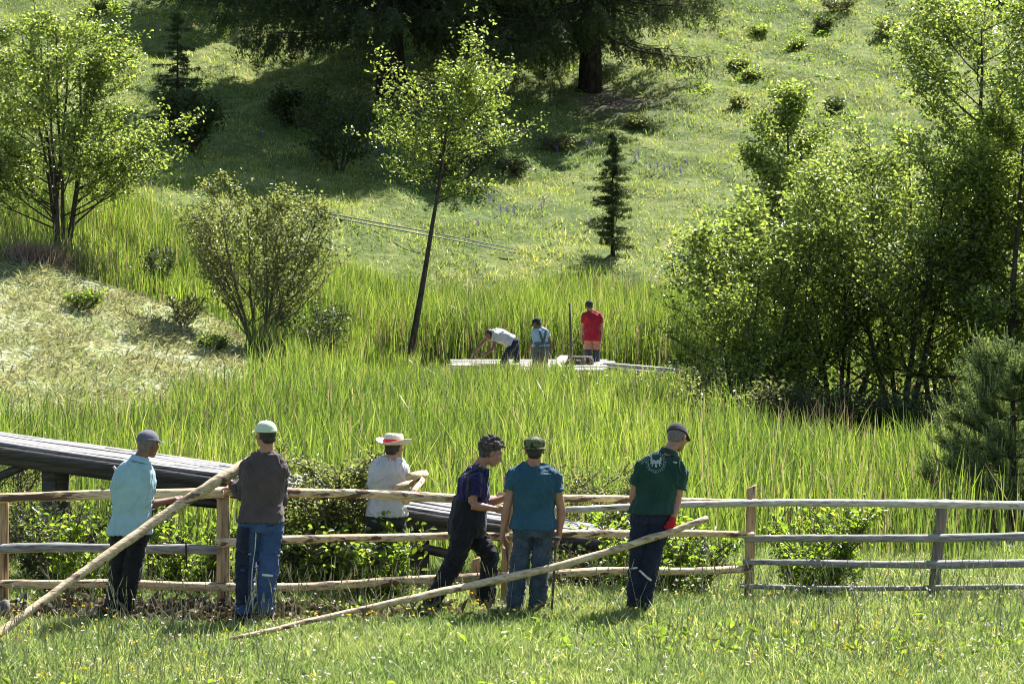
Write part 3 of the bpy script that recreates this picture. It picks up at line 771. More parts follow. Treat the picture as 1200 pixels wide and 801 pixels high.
# pine at the right
def pine(px, py, D, H, Rm, label):
    b = at(px, py, D); b[2] = gz(b[0], b[1]) - .05
    root = thing('pine_tree', b, label, 'tree')
    w = Acc(); P = np.array([b + [0, 0, H * t] for t in np.linspace(0, 1, 8)]); w.tube(P, np.linspace(.07, .012, 8), 10)
    need = []; can = []; cb = Acc()
    z = .35
    while z < H - .15:
        k = 6
        for q in range(k):
            an = q * 2 * math.pi / k + rng.uniform(-.4, .4)
            L = Rm * (1.08 - z / H) ** .8 * rng.uniform(.8, 1.1)
            t = np.linspace(0, 1, 7)
            dz = L * (.12 * t + .35 * t ** 2.2)
            B = b + np.stack([np.cos(an) * L * t, np.sin(an) * L * t, z + dz], 1)
            w.tube(B, np.linspace(.014, .005, 7), 5)
            for s2 in range(int(9 + L * 12)):
                u = rng.uniform(.25, 1)
                p = np.array([np.interp(u, t, B[:, c]) for c in range(3)])
                d = np.array([math.cos(an), math.sin(an), .5]) + rng.normal(0, .55, 3); d[2] = abs(d[2]) + .15; d /= np.linalg.norm(d)
                l2 = rng.uniform(.14, .34)
                e = p + d * l2 + [0, 0, .05]
                cb.tube([p, (p + e) / 2 + [0, 0, -.01], e], [.005, .004, .004], 4)
                need.append(np.concatenate([p[None] + (e - p)[None] * rng.uniform(0, 1, (60, 1))]))
                if rng.random() < .75:
                    can.append((e, e + np.array([d[0] * .05, d[1] * .05, rng.uniform(.1, .17)])))
        z += rng.uniform(.16, .26)
    cb.build('twigs', M['bark'], root)
    w.build('trunk', M['bark'], root)
    C = np.concatenate(need); l = Acc(); l.leaves(C, .085, .07, .3, .05, hang=-.35); l.build('needles', M['pine'], root, smooth=False)
    cc = Acc(); cc.sticks(np.array([c[0] for c in can]), np.array([c[1] for c in can]), .011, .007, 5); cc.build('shoots', M['candle'], root)['kind'] = 'stuff'
pine(1187, 640, 33.5, 2.5, 1.25, 'young pine with upturned pale shoots at the right edge, in front of the thicket')

# blue flower spikes on the slope
def spike(px, py, src=None):
    p = hillpt(px, py)
    if src is None:
        o = thing('flower_spike', p, 'blue violet flower spike standing in the slope grass', 'flower', 'blue flower spikes on the slope')
        a = Acc(); a.sticks([p], [p + [0, 0, .36]], .006, .004, 5); a.build('stem', M['leaf_shrub'], o)
        a = Acc(); C = p + np.stack([rng.normal(0, .022, 40), rng.normal(0, .022, 40), rng.uniform(.14, .42, 40)], 1); a.leaves(C, .045, .7, .3); a.build('petals', M['blue_fl'], o)
        return o
    o = src.copy(); COL.objects.link(o); o.location = tuple(p); ORI[o.name] = p
    for ch in list(src.children):
        c = ch.copy(); COL.objects.link(c); c.parent = o
    return o
s0 = spike(574, 240)
for (px, py) in [(560, 224), (566, 232), (586, 254), (594, 256), (602, 257), (637, 244), (634, 252), (620, 158), (653, 185), (664, 171), (688, 178), (693, 175), (744, 196), (748, 190), (762, 204), (770, 203), (778, 206), (784, 206), (797, 210), (805, 200), (444, 190), (447, 182), (429, 182), (368, 190), (373, 188), (306, 168), (330, 150), (398, 150), (692, 270), (560, 272)]:
    spike(px, py, s0)
# ================================================================ fences
def rail_mesh(P0, P1, r0, r1, bow=.02, n=14, seed=0, knots=True):
    rg = np.random.default_rng(seed + 100)
    t = np.linspace(0, 1, n)
    P = np.outer(1 - t, P0) + np.outer(t, P1)
    L = np.linalg.norm(np.array(P1) - P0)
    w = np.stack([np.zeros(n), rg.normal(0, .004, n).cumsum() * .5, np.sin(t * math.pi * rg.uniform(.8, 1.6)) * bow + np.sin(t * 11 + seed) * .005], 1)
    w -= np.outer(1 - t, w[0]) + np.outer(t, w[-1])
    r = r0 * (1 - t) + r1 * t; r = r * (1 + rg.normal(0, .045, n))
    a = Acc(); a.tube(P + w, r, 10, wob=.05)
    return a
def cut_faces(a, P, d, r):
    pass
fz = {}
def FD(px):   # distance of the fence line at that column
    return float(np.interp(px, [-40, 262, 600, 878, 1240], [25.7, 25.45, 26.25, 26.9, 27.4]))
def post(name, parent, px, y0, y1, r, mat, leanpx=0, dy=0.0, slant=.35, sq=.7, rot=0):
    D = FD(px) + dy
    t = at(px + leanpx, y0, D); b = at(px, y1, D); b[2] = min(b[2], gz(b[0], b[1])) - .12
    a = Acc(); n = 8
    PP = np.array([b + (t - b) * k for k in np.linspace(0, 1, n)])
    RG = []
    th = np.arange(12) * 2 * math.pi / 12
    rg = np.random.default_rng(int(px * 7 + y0))
    sh = 1 + rg.normal(0, .07, 12)
    for i in range(n):
        z = np.zeros(12)
        if i == n - 1: z = np.cos(th + rot) * r * slant
        k = 1 + rg.normal(0, .02)
        RG.append(PP[i] + np.stack([np.cos(th) * r * sh * k, np.sin(th) * r * sq * sh * k, z], 1))
    a.rings(RG)
    o = a.build(name, M[mat], parent, smooth=False)
    return o

fence = thing('rail_fence', at(262, 716, FD(262)), 'new peeled pole fence, the left stretch with three rails, where the men work', 'fence')
DR = -.085     # rails are fixed on the near side of the posts
def rail(parent, x0, y0, x1, y1, rpx0, rpx1, mat, seed, dy=DR, bow=.015, name='rail', label=None):
    P0 = at(x0, y0, FD(x0) + dy); P1 = at(x1, y1, FD(x1) + dy)
    r0 = rpx0 * P0[1] / F; r1 = rpx1 * P1[1] / F
    o = rail_mesh(P0, P1, r0, r1, bow, seed=seed).build(name, M[mat], parent)
    if label: o['label'] = label
    # pale sawn ends
    return o
post('post', fence, 4, 579, 700, .052, 'post')
post('post', fence, 262, 579, 716, .062, 'post')
post('post', fence, 592, 556, 708, .055, 'post', leanpx=5)
post('post', fence, 554, 654, 709, .05, 'post', leanpx=4, dy=.25)
post('post', fence, 877, 570, 690, .048, 'post', leanpx=4, slant=.5)
rail(fence, -45, 585, 262, 577, 5.6, 6.2, 'rail', 1, bow=.01)
rail(fence, 190, 577, 342, 575, 4.2, 4.8, 'rail', 14, dy=.08, bow=-.01)
rail(fence, 244, 575, 600, 585, 5.2, 5.4, 'rail', 2, dy=-.09, bow=.012)
rail(fence, 583, 582, 888, 588, 5.0, 3.6, 'rail', 3, dy=-.088, bow=.005)
rail(fence, -45, 643, 256, 644, 5.4, 5.6, 'greyrail', 4, label='grey weathered rail')
rail(fence, 253, 636, 606, 628, 5.6, 4.2, 'rail', 5)
rail(fence, 596, 628, 883, 626, 4.8, 3.8, 'rail', 6, dy=-.09)
rail(fence, -45, 685, 257, 687, 4.8, 5.2, 'rail', 7)
rail(fence, 251, 687, 612, 673, 5.2, 4.6, 'rail', 8, bow=-.02)
rail(fence, 590, 675, 880, 666, 5.0, 4.2, 'rail', 9, dy=-.09)
# short hanging bark strip and the axe-cut stub
a = Acc(); p = at(218, 637, FD(218) - .14); a.tube([p, p + [0, 0, -.1], p + [.01, 0, -.24]], [.008, .01, .006], 5); a.build('bark_strip', M['bark'], fence)

ofence = thing('rail_fence', at(1097, 686, FD(1097)), 'old grey pole fence, the right stretch with four rails and one dark leaning post', 'fence')
post('post', ofence, 1091, 585, 686, .055, 'greypost', leanpx=14, slant=.1)
post('post', ofence, 1330, 585, 686, .055, 'greypost', leanpx=6, slant=.1)
rail(ofence, 640, 598, 1345, 597, 3.9, 5.4, 'paletop', 11, bow=.06, dy=-.17, label='bleached top rail')
rail(ofence, 873, 631, 1345, 628, 4.4, 5.2, 'greyrail', 12, bow=-.005)
rail(ofence, 871, 658, 1345, 659, 3.8, 5.6, 'greyrail', 13, bow=-.02)
rail(ofence, 868, 686, 1345, 682, 3.0, 3.6, 'greyrail', 15, bow=-.03)

# loose poles and sticks
def pole(name, pts, rads, mat, label, cat, seed=0):
    P = np.array([at(*p) for p in pts])
    # smooth resample
    n = 26; s = np.linspace(0, len(P) - 1, n)
    from_i = np.clip(s.astype(int), 0, len(P) - 2); f = (s - from_i)[:, None]
    Q = P[from_i] * (1 - f) + P[from_i + 1] * f
    for _ in range(4): Q[1:-1] = (Q[:-2] + Q[1:-1] * 2 + Q[2:]) / 4
    rr = np.interp(s, np.arange(len(P)), [r * p[2] / F for r, p in zip(rads, pts)])
    rg = np.random.default_rng(seed); rr = rr * (1 + rg.normal(0, .05, n)); Q += rg.normal(0, .003, Q.shape)
    a = Acc(); a.tube(Q, rr, 10, wob=.05)
    return tag(a.build(name, M[mat], None, origin=Q[0]), label, cat)
pole('peeled_pole', [(-26, 760, 23.1), (60, 697, 23.75), (140, 640, 24.25), (200, 598, 24.6), (250, 566, 24.68), (302, 535, 25.08)], [4.8, 5.1, 5.5, 6.0, 6.5, 6.3], 'raily', 'thick peeled pole slanting up into the hands of the man in the light green cap', 'pole', 3)
pole('peeled_pole', [(238, 755, 23.45), (330, 735, 23.8), (420, 714, 24.2), (500, 697, 24.45), (580, 680, 24.7), (650, 664, 24.9), (715, 646, 25.02), (783, 624, 25.15), (829, 607, 25.3)], [2.4, 3.0, 3.5, 4.3, 4.6, 4.6, 4.4, 4.1, 3.7], 'raily', 'long slightly bent peeled pole lying from the grass up into the red gloved hand', 'pole', 5)
a = Acc()
P = np.array([at(652.5, 632, 24.98), at(651, 640, 24.97), at(649, 680, 24.9), at(646.5, 714, 24.85)])
a.tube(P, [.014, .011, .011, .010], 8)
st = thing('crowbar', P[-1], 'thin dark rod held upright by the man in the teal blue T-shirt', 'tool')
a.build('rod', M['darkbeam'], st)
a = Acc(); a.blob(P[0] + [0, 0, .01], [.035, .022, .022], n=10, m=7); a.build('grip', M['darkbeam'], st)
# stakes carried by the man in the straw hat
SD = 27.25
for k, (x0, y0, d0, x1, y1, d1, r, lab) in enumerate([
    (479, 558, SD - .28, 498, 555, SD + .35, 4.4, 'short peeled stake on top of the bundle held by the man in the straw hat'),
    (463, 571, SD - .22, 489, 564, SD + .2, 3.6, 'short peeled stake pointing left from under the arm of the man in the straw hat'),
    (475, 588, SD - .38, 494, 562, SD + .1, 4.2, 'short peeled stake pointing down from the arm of the man in the straw hat')]):
    P = [at(x0, y0, d0), at((x0 + x1) / 2, (y0 + y1) / 2, (d0 + d1) / 2), at(x1, y1, d1)]
    a = Acc(); a.tube(P, np.array([r, r * 1.08, r]) * SD / F, 10, wob=.05)
    tag(a.build('peeled_stake', M['raily'], None, origin=P[0]), lab, 'stake')
# loose pieces of wood in the grass
for (x0, y0, x1, y1, r, mt, lab, nm) in [
    (556, 692, 606, 695, .025, 'raily', 'curl of pale bark in the grass left of the man in the teal T-shirt', 'bark_curl'),
    (196, 722, 330, 714, .03, 'bark', 'dark stick lying in the shavings under the left fence', 'stick'),
    (562, 731, 586, 722, .022, 'raily', 'pale curved piece of bark in the grass below the striding man', 'bark_curl')]:
    def gp(x, y):
        D = F * CH / (y - HY); p = at(x, y, D); p[2] = gz(p[0], p[1]) + r * .8; return p
    A, B = gp(x0, y0 + 22 if y0 < 700 else y0), gp(x1, y1 + 22 if y1 < 700 else y1); Mid = (A + B) / 2 + [0, .06, .035]
    a = Acc(); a.tube([A, (A + Mid) / 2 + [0, .01, .005], Mid, (B + Mid) / 2 + [0, .01, .005], B], [r * .6, r, r, r * .9, r * .5], 7, wob=.12, squash=.5)
    tag(a.build(nm, M[mt], None, origin=A), lab, 'wood')
a = Acc(); p = at(6, 718, 25.0); p[2] = gz(p[0], p[1])
b0 = thing('wood_block', p, 'small cut block of wood on the ground at the foot of the leftmost fence post', 'wood block')
a.tube([p, p + [0, 0, .09], p + [.005, 0, .16]], [.055, .05, .03], 9, wob=.06); a.build('block', M['greypost'], b0)
a = Acc(); pts = [at(133, 546, 25.6), at(139, 556, 25.6)]
tag((a.tube(pts, [.012, .02], 7), a.build('wood_sliver', M['newboard'], None, origin=pts[0]))[1], 'pale wood sliver sticking up behind the man in the pale blue polo', 'wood')

# ================================================================ walkway of weathered boards
WD = 28.7
def WE(px):   # height of the near edge row
    return float(np.interp(px, [-120, 0, 270, 530, 836], [500, 520, 558, 603, 648]))
wk = thing('wooden_walkway', at(270, 690, WD), 'long low walkway of weathered grey boards sloping down to the right behind the fence', 'walkway')
rg = np.random.default_rng(5)
nb = 7
for k in range(nb):
    w0 = 1.1 / nb
    Dk = WD + .02 + (k + .5) * w0
    x = -120.0; 
    segs = []
    while x < 836:
        x2 = min(836 - rg.uniform(0, 14), x + rg.uniform(220, 420))
        if 836 - x2 < 60: x2 = 836 - rg.uniform(0, 16)
        segs.append((x, x2)); x = x2 + .6
        if x > 815: break
    for (xa, xb) in segs:
        n = 6; t = np.linspace(0, 1, n)
        px = xa + (xb - xa) * t
        E = np.array([at(p, WE(p), WD) for p in px])
        dz = rg.normal(0, .006) + rg.normal(0, .003, n)
        hw = w0 * .5 * rg.uniform(.86, .97)
        a = Acc(); RG = []
        for i in range(n):
            c = np.array([E[i][0], Dk, E[i][2] + dz[i]])
            RG.append(c + np.array([(0, -hw, -.022), (0, hw, -.022), (0, hw, .012), (0, hw * .9, .018), (0, -hw * .9, .018), (0, -hw, .012)]))
        a.rings(RG); a.build('board', M['deck'], wk, smooth=False)
for dy in (.03, 1.04):       # long side beams
    n = 10; px = np.linspace(-120, 826, n); a = Acc(); RG = []
    for i, p in enumerate(px):
        e = at(p, WE(p), WD); d = .19 if p < 560 else .17
        c = np.array([e[0], WD + dy, e[2] - .026])
        RG.append(c + np.array([(0, -.05, -d), (0, .05, -d), (0, .05, 0), (0, -.05, 0)]))
    a.rings(RG); a.build('side_beam', M['darkbeam'], wk, smooth=False)
n = 10; px = np.linspace(-120, 826, n); a = Acc(); RG = []
for p in px:                 # edge board below the decking
    e = at(p, WE(p), WD); c = np.array([e[0], WD - .035, e[2] - .03])
    RG.append(c + np.array([(0, -.012, -.1), (0, .012, -.1), (0, .012, 0), (0, -.012, 0)]))
a.rings(RG); a.build('edge_board', M['darkbeam'], wk, smooth=False)
for (p, w2) in [(55, .075), (180, .08), (300, .07), (490, .09), (640, .07), (-60, .08)]:
    for dy in (.16, .98):
        e = at(p, WE(p), WD); zt = e[2] - .1; zb = gz(e[0], WD + dy) - .15
        if zt - zb < .1: continue
        a = Acc(); a.box([e[0], WD + dy, (zt + zb) / 2], [w2, .06, (zt - zb) / 2], bev=.01); a.build('leg', M['darkbeam'], wk, smooth=False)
for (xa, ya, xb, yb, r) in [(-10, 562, 36, 542, .045), (172, 565, 215, 640, .03), (452, 632, 540, 652, .05), (118, 577, 255, 590, .05)]:
    A, B = at(xa, ya, WD + .06), at(xb, yb, WD + .06)
    a = Acc(); a.tube([A, (A + B) / 2, B], r, 4); a.build('brace', M['darkbeam'], wk, smooth=False)

# grey timbers in the grass at the right
for (x0, y0, x1, y1, lab) in [(1120, 640, 1160, 653, 'left grey plank of the planks lying in the grass right of the leaning post'),
                              (1155, 640, 1182, 652, 'middle grey plank of the planks lying in the grass right of the leaning post'),
                              (1180, 636, 1215, 650, 'right grey plank of the planks lying in the grass, cut by the photo edge'),
                              (1158, 646, 1215, 640, 'grey plank lying across the other planks at the right edge')]:
    A = at(x0, y0, 32.6 - (y0 - 636) * .05); B = at(x1, y1, 31.9 - (y1 - 650) * .05)
    A[2] = gz(A[0], A[1]) + .1; B[2] = gz(B[0], B[1]) + .08
    a = Acc(); d = (B - A) / np.linalg.norm(B - A); s = np.cross(d, [0, 0, 1]); u = np.cross(s, d)
    a.box((A + B) / 2, [np.linalg.norm(B - A) / 2, .055, .025], np.stack([d, s, u], 1), bev=.004)
    tag(a.build('plank', M['greyrail'], None, origin=A), lab, 'plank', 'planks lying in the grass at the right')

# double log rail lying along the foot of the slope
lpts = np.array([hillpt(x, y) for x, y in [(345, 252), (410, 265), (478, 279), (545, 291), (605, 303)]])
lpts[:, 1] = np.interp(np.arange(5), [0, 4], [lpts[0, 1], lpts[4, 1]])
lr = thing('log_rail', lpts[0], 'two long thin grey logs lying side by side along the foot of the slope', 'logs')
zz = np.array([gz(p[0], p[1]) for p in lpts]); zl_ = np.linspace(zz[0], zz[-1], 5); zl_ += max(0, (zz - zl_).max()) + .06
for dz in (0, .1):
    a = Acc(); P = lpts.copy(); P[:, 2] = zl_ + dz; P[:, 1] += dz * .9
    a.tube(P, [.022, .022, .02, .017, .014], 8, wob=.05); a.build('log', M['greyrail'], lr)
# ================================================================ far work platform
PD = 63.0
pz = float(at(600, 431, PD)[2])
pf = thing('work_platform', at(560, 431, PD), 'pale board platform in the reeds where three men work', 'platform')
for k in range(7):
    x0, x1 = at(528 + rg.uniform(-3, 3), 431, PD)[0], at(722 + rg.uniform(-20, 4), 431, PD)[0]
    a = Acc(); a.box([(x0 + x1) / 2, 62.2 + k * .42, pz + .012 * k + rg.normal(0, .012)], [(x1 - x0) / 2, .19, .022], bev=.004)
    a.build('board', M['newboard'], pf, smooth=False)
a = Acc()
for x in (527, 590, 655, 720):
    c = at(x, 431, PD); a.box([c[0], PD + .5, pz - .2], [.08, .9, .1])
a.build('bearer', M['darkbeam'], pf, smooth=False)
def board(x0, y0, d0, x1, y1, d1, h, w, mat, lab, name='board'):
    A, B = at(x0, y0, d0), at(x1, y1, d1); d = (B - A) / np.linalg.norm(B - A); s = np.cross(d, [0, 0, 1]); s /= np.linalg.norm(s); u = np.cross(s, d)
    a = Acc(); a.box((A + B) / 2, [np.linalg.norm(B - A) / 2, w, h], np.stack([d, s, u], 1), bev=.005)
    return tag(a.build(name, M[mat], None, origin=A, smooth=False), lab, 'board')
board(695, 426, 64.2, 793, 434, 63.6, .05, .1, 'newboard', 'long pale board reaching right from behind the man in red')
board(700, 430, 63.9, 788, 438.5, 63.3, .035, .12, 'darkbeam', 'dark board lying under the long pale board')
board(725, 435, 63.5, 828, 441, 62.8, .05, .1, 'deck', 'grey board running right from the platform to the thicket')
board(660, 440.5, 61.9, 715, 443, 61.9, .04, .16, 'deck', 'short grey board in front of the man in red')
board(642, 436, 62.0, 661, 419, 63.3, .06, .09, 'newboard', 'pale round beam slanting up beside the green tub', 'beam')
board(650, 420, 65.2, 700, 423, 65.0, .03, .1, 'greyrail', 'thin grey board behind the trestle')
board(528, 428, 62.3, 606, 426, 62.9, .015, .3, 'newboard', 'wide pale sheet of boards under the hands of the bent man')
a = Acc(); P = [at(669.5, 440, 62.3), at(669, 400, 62.3), at(668, 355, 62.3)]; P[0][2] -= .3
tag((a.tube(P, [.04, .035, .03], 8), a.build('upright_post', M['greypost'], None, origin=P[0]))[1], 'thin dark pole standing upright left of the man in red', 'pole')
tr = thing('trestle', at(678, 436, 63.4), 'dark timber trestle standing beside the upright pole', 'trestle')
for (x0, y0, x1, y1, n_) in [(661, 419, 694, 419.5, 'top_bar'), (664, 425, 692, 425.5, 'cross_bar'), (662, 419, 659, 438, 'leg'), (672, 420, 674, 436, 'leg'), (684, 420, 686, 438, 'leg'), (693, 420, 694, 437, 'leg')]:
    A, B = at(x0, y0, 63.3), at(x1, y1, 63.4); a = Acc(); a.tube([A, (A + B) / 2, B], .05, 4); a.build(n_, M['darkbeam'], tr, smooth=False)
a = Acc(); c = at(664, 436, 62.2)
M['greentub'] = plain('green_plastic', (.02, .2, .11), (.03, .26, .15), 8, .4)
M['redcloth'] = plain('red_cloth', (.45, .04, .04), (.6, .08, .07), 8, .8)
RG = []
th = np.arange(16) * math.pi / 8
for (r, z) in [(.13, -.12), (.17, .08), (.185, .09), (.185, .11), (.165, .11), (.13, -.08)]:
    RG.append(c + np.stack([np.cos(th) * r, np.sin(th) * r, np.full(16, z)], 1))
a.rings(RG); tag(a.build('green_tub', M['greentub'], None, origin=c), 'small green tub at the foot of the upright pole', 'tub')
a = Acc(); c = at(824, 441, 59.5); a.blob(c, [.1, .09, .12], n=12, m=8); 
V, Q = a.arrays(); V += np.random.default_rng(3).normal(0, .012, V.shape)
tag(link('red_bag', mesh_from('red_bag', V - c, Q, M['redcloth'], True), None, c), 'small red bag by the thicket at the right end of the boards', 'bag')

# ================================================================ people
def vv(x): return np.array(x, float)
def nrm(v): return v / (np.linalg.norm(v) + 1e-9)
def cloth(name, c1, c2, rough=.85, spec=.2, sheen=.15, bump=.5, bs=35, scale=6):
    M[name] = plain(name, c1, c2, scale, rough, spec, bump, bs, sheen=sheen, bdist=.006)
    return M[name]
M['skin'] = plain('skin', (.33, .16, .10), (.42, .21, .135), 14, .5, .4, .15, 60, bdist=.002)
M['skin_tan'] = plain('tanned_skin', (.17, .08, .05), (.24, .115, .075), 14, .5, .4, .15, 60, bdist=.002)
M['hair_dark'] = plain('dark_hair', (.012, .009, .007), (.035, .026, .02), 60, .5, .5, 1, 90)
M['hair_curly'] = plain('curly_hair', (.035, .026, .021), (.13, .105, .09), 70, .8, .3, 1, 90)
M['hair_grey'] = plain('short_grey_hair', (.12, .095, .08), (.2, .16, .14), 60, .6, .4, .6, 90)
M['shoe'] = plain('dark_shoe', (.02, .018, .016), (.05, .042, .035), 12, .6)
M['shoe_brown'] = plain('brown_shoe', (.09, .04, .02), (.14, .07, .04), 12, .6)
M['rubber'] = plain('ochre_boot', (.3, .15, .05), (.36, .19, .07), 12, .5)
M['eye'] = plain('eye_white', (.5, .47, .44), (.6, .57, .54), 12, .3)
M['redglove'] = plain('red_glove', (.42, .015, .018), (.52, .03, .03), 20, .8, .2, .4, 80)
M['white'] = plain('white_print', (.55, .56, .54), (.68, .69, .66), 20, .8)
M['silver'] = plain('reflective_strip', (.62, .62, .58), (.72, .72, .68), 20, .4)
M['belt'] = plain('black_belt', (.015, .014, .014), (.03, .028, .027), 20, .5)

def wrinkle(amp, seed, sc=(9, 9, 5), fold=None):
    off = Vector((seed * 3.1, seed * 1.7, seed * .9))
    def f(c):
        v = Vector((c[0] * sc[0], c[1] * sc[1], c[2] * sc[2])) + off
        q = noise.noise(v * .6 + Vector((5, 1, 2)))
        w = noise.noise(v + Vector((q * 1.6, q, q * 2.2)))
        w2 = noise.noise(v * 2.1 + Vector((q * 2, 0, q * 3)))
        r1 = max(0.0, 1 - abs(w) * 4.5); r2 = max(0.0, 1 - abs(w2) * 4)
        b = noise.noise(v * .4)
        return amp * (r1 * .95 + r2 * .4 - .35 + b * .8)
    return f

def person(name_label, D, H, face, neck, sL, sR, eL, eR, wL, wR, hL, hR, kL, kR, aL, aR, toeL, toeR,
           shirt, pants, skin='skin', sleeve=.55, hem=.05, hand=(None, None), w=1.0, fat=1.0, voxel=.007, headwear=None, hair='hair_dark', hairfn='short',
           collar=False, long_sleeve=False, wr=.013, glove=None, bib=None, shoe='shoe', seed=1, pitch=0.0, tight=1.0, pantw=1.0, name='person', roll=0., shorts=False, headscale=1.06):
    def P(q):
        return at(q[0], q[1], D + (q[2] if len(q) > 2 else 0))
    H, neck, sL, sR, eL, eR, wL, wR, hL, hR, kL, kR, aL, aR = [P(q) for q in (H, neck, sL, sR, eL, eR, wL, wR, hL, hR, kL, kR, aL, aR)]
    gx, gy = (aL[0] + aR[0]) / 2, (aL[1] + aR[1]) / 2
    base = vv([gx, gy, min(aL[2], aR[2]) - .09])
    root = thing(name, base, name_label, 'person')
    Hm = (hL + hR) / 2; Sm = (sL + sR) / 2
    sp = Sm - Hm; Ls = np.linalg.norm(sp); spn = sp / Ls
    sdS = nrm(sR - sL); sdH = nrm(hR - hL)
    def sd(t): return nrm(sdH * (1 - t) + sdS * t)
    def front(t):
        s_ = sd(t); f = np.cross(spn, s_); return nrm(f)      # away from the back when the left is at image left
    prof = [(-.17, .170, .118), (0, .178, .122), (.16, .168, .118), (.34, .156, .110), (.55, .166, .116), (.75, .182, .120), (.9, .185, .112), (1.02, .172, .1), (1.1, .14, .088), (1.17, .105, .076), (1.22, .078, .068), (1.27, .066, .062)]
    def torso(a, infl, t0, t1, depthx=1.0, hemflare=0, n=24):
        ts = np.linspace(t0, t1, 16); RG = []
        pt = np.array(prof)
        th = np.arange(n) * 2 * math.pi / n
        for t in ts:
            hw = np.interp(t, pt[:, 0], pt[:, 1]) * w; hd = np.interp(t, pt[:, 0], pt[:, 2]) * fat * depthx
            tc = min(max(t, 0), 1)
            c = Hm + sp * min(t, 1.0) + (neck - Sm) * max(0, (t - 1) / .22)
            c = c + front(tc) * (.0 + .02 * math.sin(tc * 3.1) * (fat * 1.5 - 1))
            fl = infl + hemflare * max(0, .35 - (t - t0))
            cs, sn = np.cos(th), np.sin(th)
            e = .85
            X = np.sign(cs) * np.abs(cs) ** e * (hw + fl); Yv = np.sign(sn) * np.abs(sn) ** e * (hd + fl)
            RG.append(c + X[:, None] * sd(tc) + Yv[:, None] * front(tc))
        a.rings(RG)
    def lm(a, p, q, r, r0, r1, r2, rm=None, n=14):
        """upper part p-q and lower part q-r with swelling muscles"""
        rm = rm or (r0 * .55 + r1 * .5, r1 * 1.08)
        a.tube([p, p * .6 + q * .4, q * .92 + p * .08, q, q * .7 + r * .3, q * .2 + r * .8, r],
               [r0, rm[0], r1 * 1.02, r1, rm[1], r2 * 1.08, r2], n, rnd=True)
    # ---- body: one skin
    b = Acc()
    torso(b, -.012, -.1, 1.22)
    for s_ in (sL, sR): b.tube([neck + (H - neck) * .12, neck * .55 + s_ * .45 + [0, 0, .012], s_ + [0, 0, .004]], [.05, .052, .05], 12, rnd=True)
    for (s_, e_, w_) in ((sL, eL, wL), (sR, eR, wR)):
        lm(b, s_, e_, w_, .053 * w, .040, .027, (.049, .043))
    for (h_, k_, a_) in ((hL, kL, aL), (hR, kR, aR)):
        lm(b, h_, k_, a_, .08, .052, .036, (.076, .056))
        b.blob(a_ + [0, 0, -.03], [.04, .05, .04])
    hs = .0 + headscale
    yaw, pit = face
    f = vv([math.sin(R(yaw)) * math.cos(R(pit)), math.cos(R(yaw)) * math.cos(R(pit)), math.sin(R(pit))])
    rt = nrm(np.cross(f, [0, 0, 1])); up = np.cross(rt, f)
    rt = rt * math.cos(R(roll)) + up * math.sin(R(roll)); up = np.cross(rt, f)
    HM = np.stack([rt, f, up], 1)
    def hp(x, y, z): return H + HM @ (vv([x, y, z]) * hs)
    def hb(a, c, r, **k): a.blob(hp(*c), vv(r) * hs, HM, **k)
    b.tube([neck - (H - neck) * .25, neck * .5 + H * .5 + HM @ vv([0, -.02, -.03]), hp(0, -.025, -.02)], [.068, .058, .056], 14)
    hb(b, (0, -.012, .028), (.076, .096, .092)); hb(b, (0, .028, -.035), (.060, .064, .075)); hb(b, (0, .052, -.085), (.034, .034, .03))
    hb(b, (0, .068, .03), (.055, .022, .035)); hb(b, (0, .078, -.058), (.027, .016, .012)); hb(b, (0, .078, -.07), (.024, .014, .01))
    b.tube([hp(0, .082, .018), hp(0, .096, -.012), hp(0, .106, -.034)], np.array([.009, .012, .016]) * hs, 8, rnd=True)
    for sx in (-1, 1):
        hb(b, (sx * .077, -.008, -.008), (.011, .02, .033)); hb(b, (sx * .04, .058, -.02), (.026, .024, .022))
    # ---- hands: palm, four fingers, thumb
    def make_hand(a, wr_, el_, spec, side, thick=1.0):
        d = nrm(wr_ - el_)
        spec = spec or {}
        if 'dir' in spec: d = nrm(vv(spec['dir']))
        pn = nrm(vv(spec.get('palm', (-side * .9, .35, 0)))); pn = nrm(pn - d * np.dot(pn, d))     # palm faces this way
        lat = np.cross(d, pn) * side
        th_dir = nrm(vv(spec['thumb'])) if 'thumb' in spec else None
        if th_dir is not None and np.dot(lat, th_dir) < 0: lat = -lat
        curl = R(spec.get('curl', 22))
        T = thick
        a.box(wr_ + d * .048, vv([.038, .046, .0135]) * T, np.stack([lat, d, pn], 1), bev=.008)
        a.tube([wr_ - d * .02, wr_ + d * .02], [.026 * T, .028 * T], 10, rnd=True)
        for i, (lo, ln) in enumerate([(.030, .072), (.010, .080), (-.010, .074), (-.029, .058)]):
            p = wr_ + d * .085 + lat * lo; dd_ = d.copy(); pts = [wr_ + d * .055 + lat * lo * .9, p]; an = curl * .55
            for sg in (.45, .3, .25):
                dn = d * math.cos(an) + pn * math.sin(an); p = p + dn * ln * sg; pts.append(p); an += curl
            a.tube(pts, vv([.009, .0098, .0092, .0085, .0072]) * T, 8, rnd=True)
        t0 = wr_ + d * .022 + lat * .03 + pn * .006
        t1 = t0 + (lat * .6 + d * .75 + pn * .35) * .036; t2 = t1 + (lat * .15 + d * .8 + pn * (.4 + math.sin(curl) * .6)) * .03; t3 = t2 + (d * .7 + pn * (.5 + math.sin(curl))) * .022
        a.tube([t0, t1, t2, t3], vv([.014, .012, .0105, .0085]) * T, 8, rnd=True)
    glv = Acc()
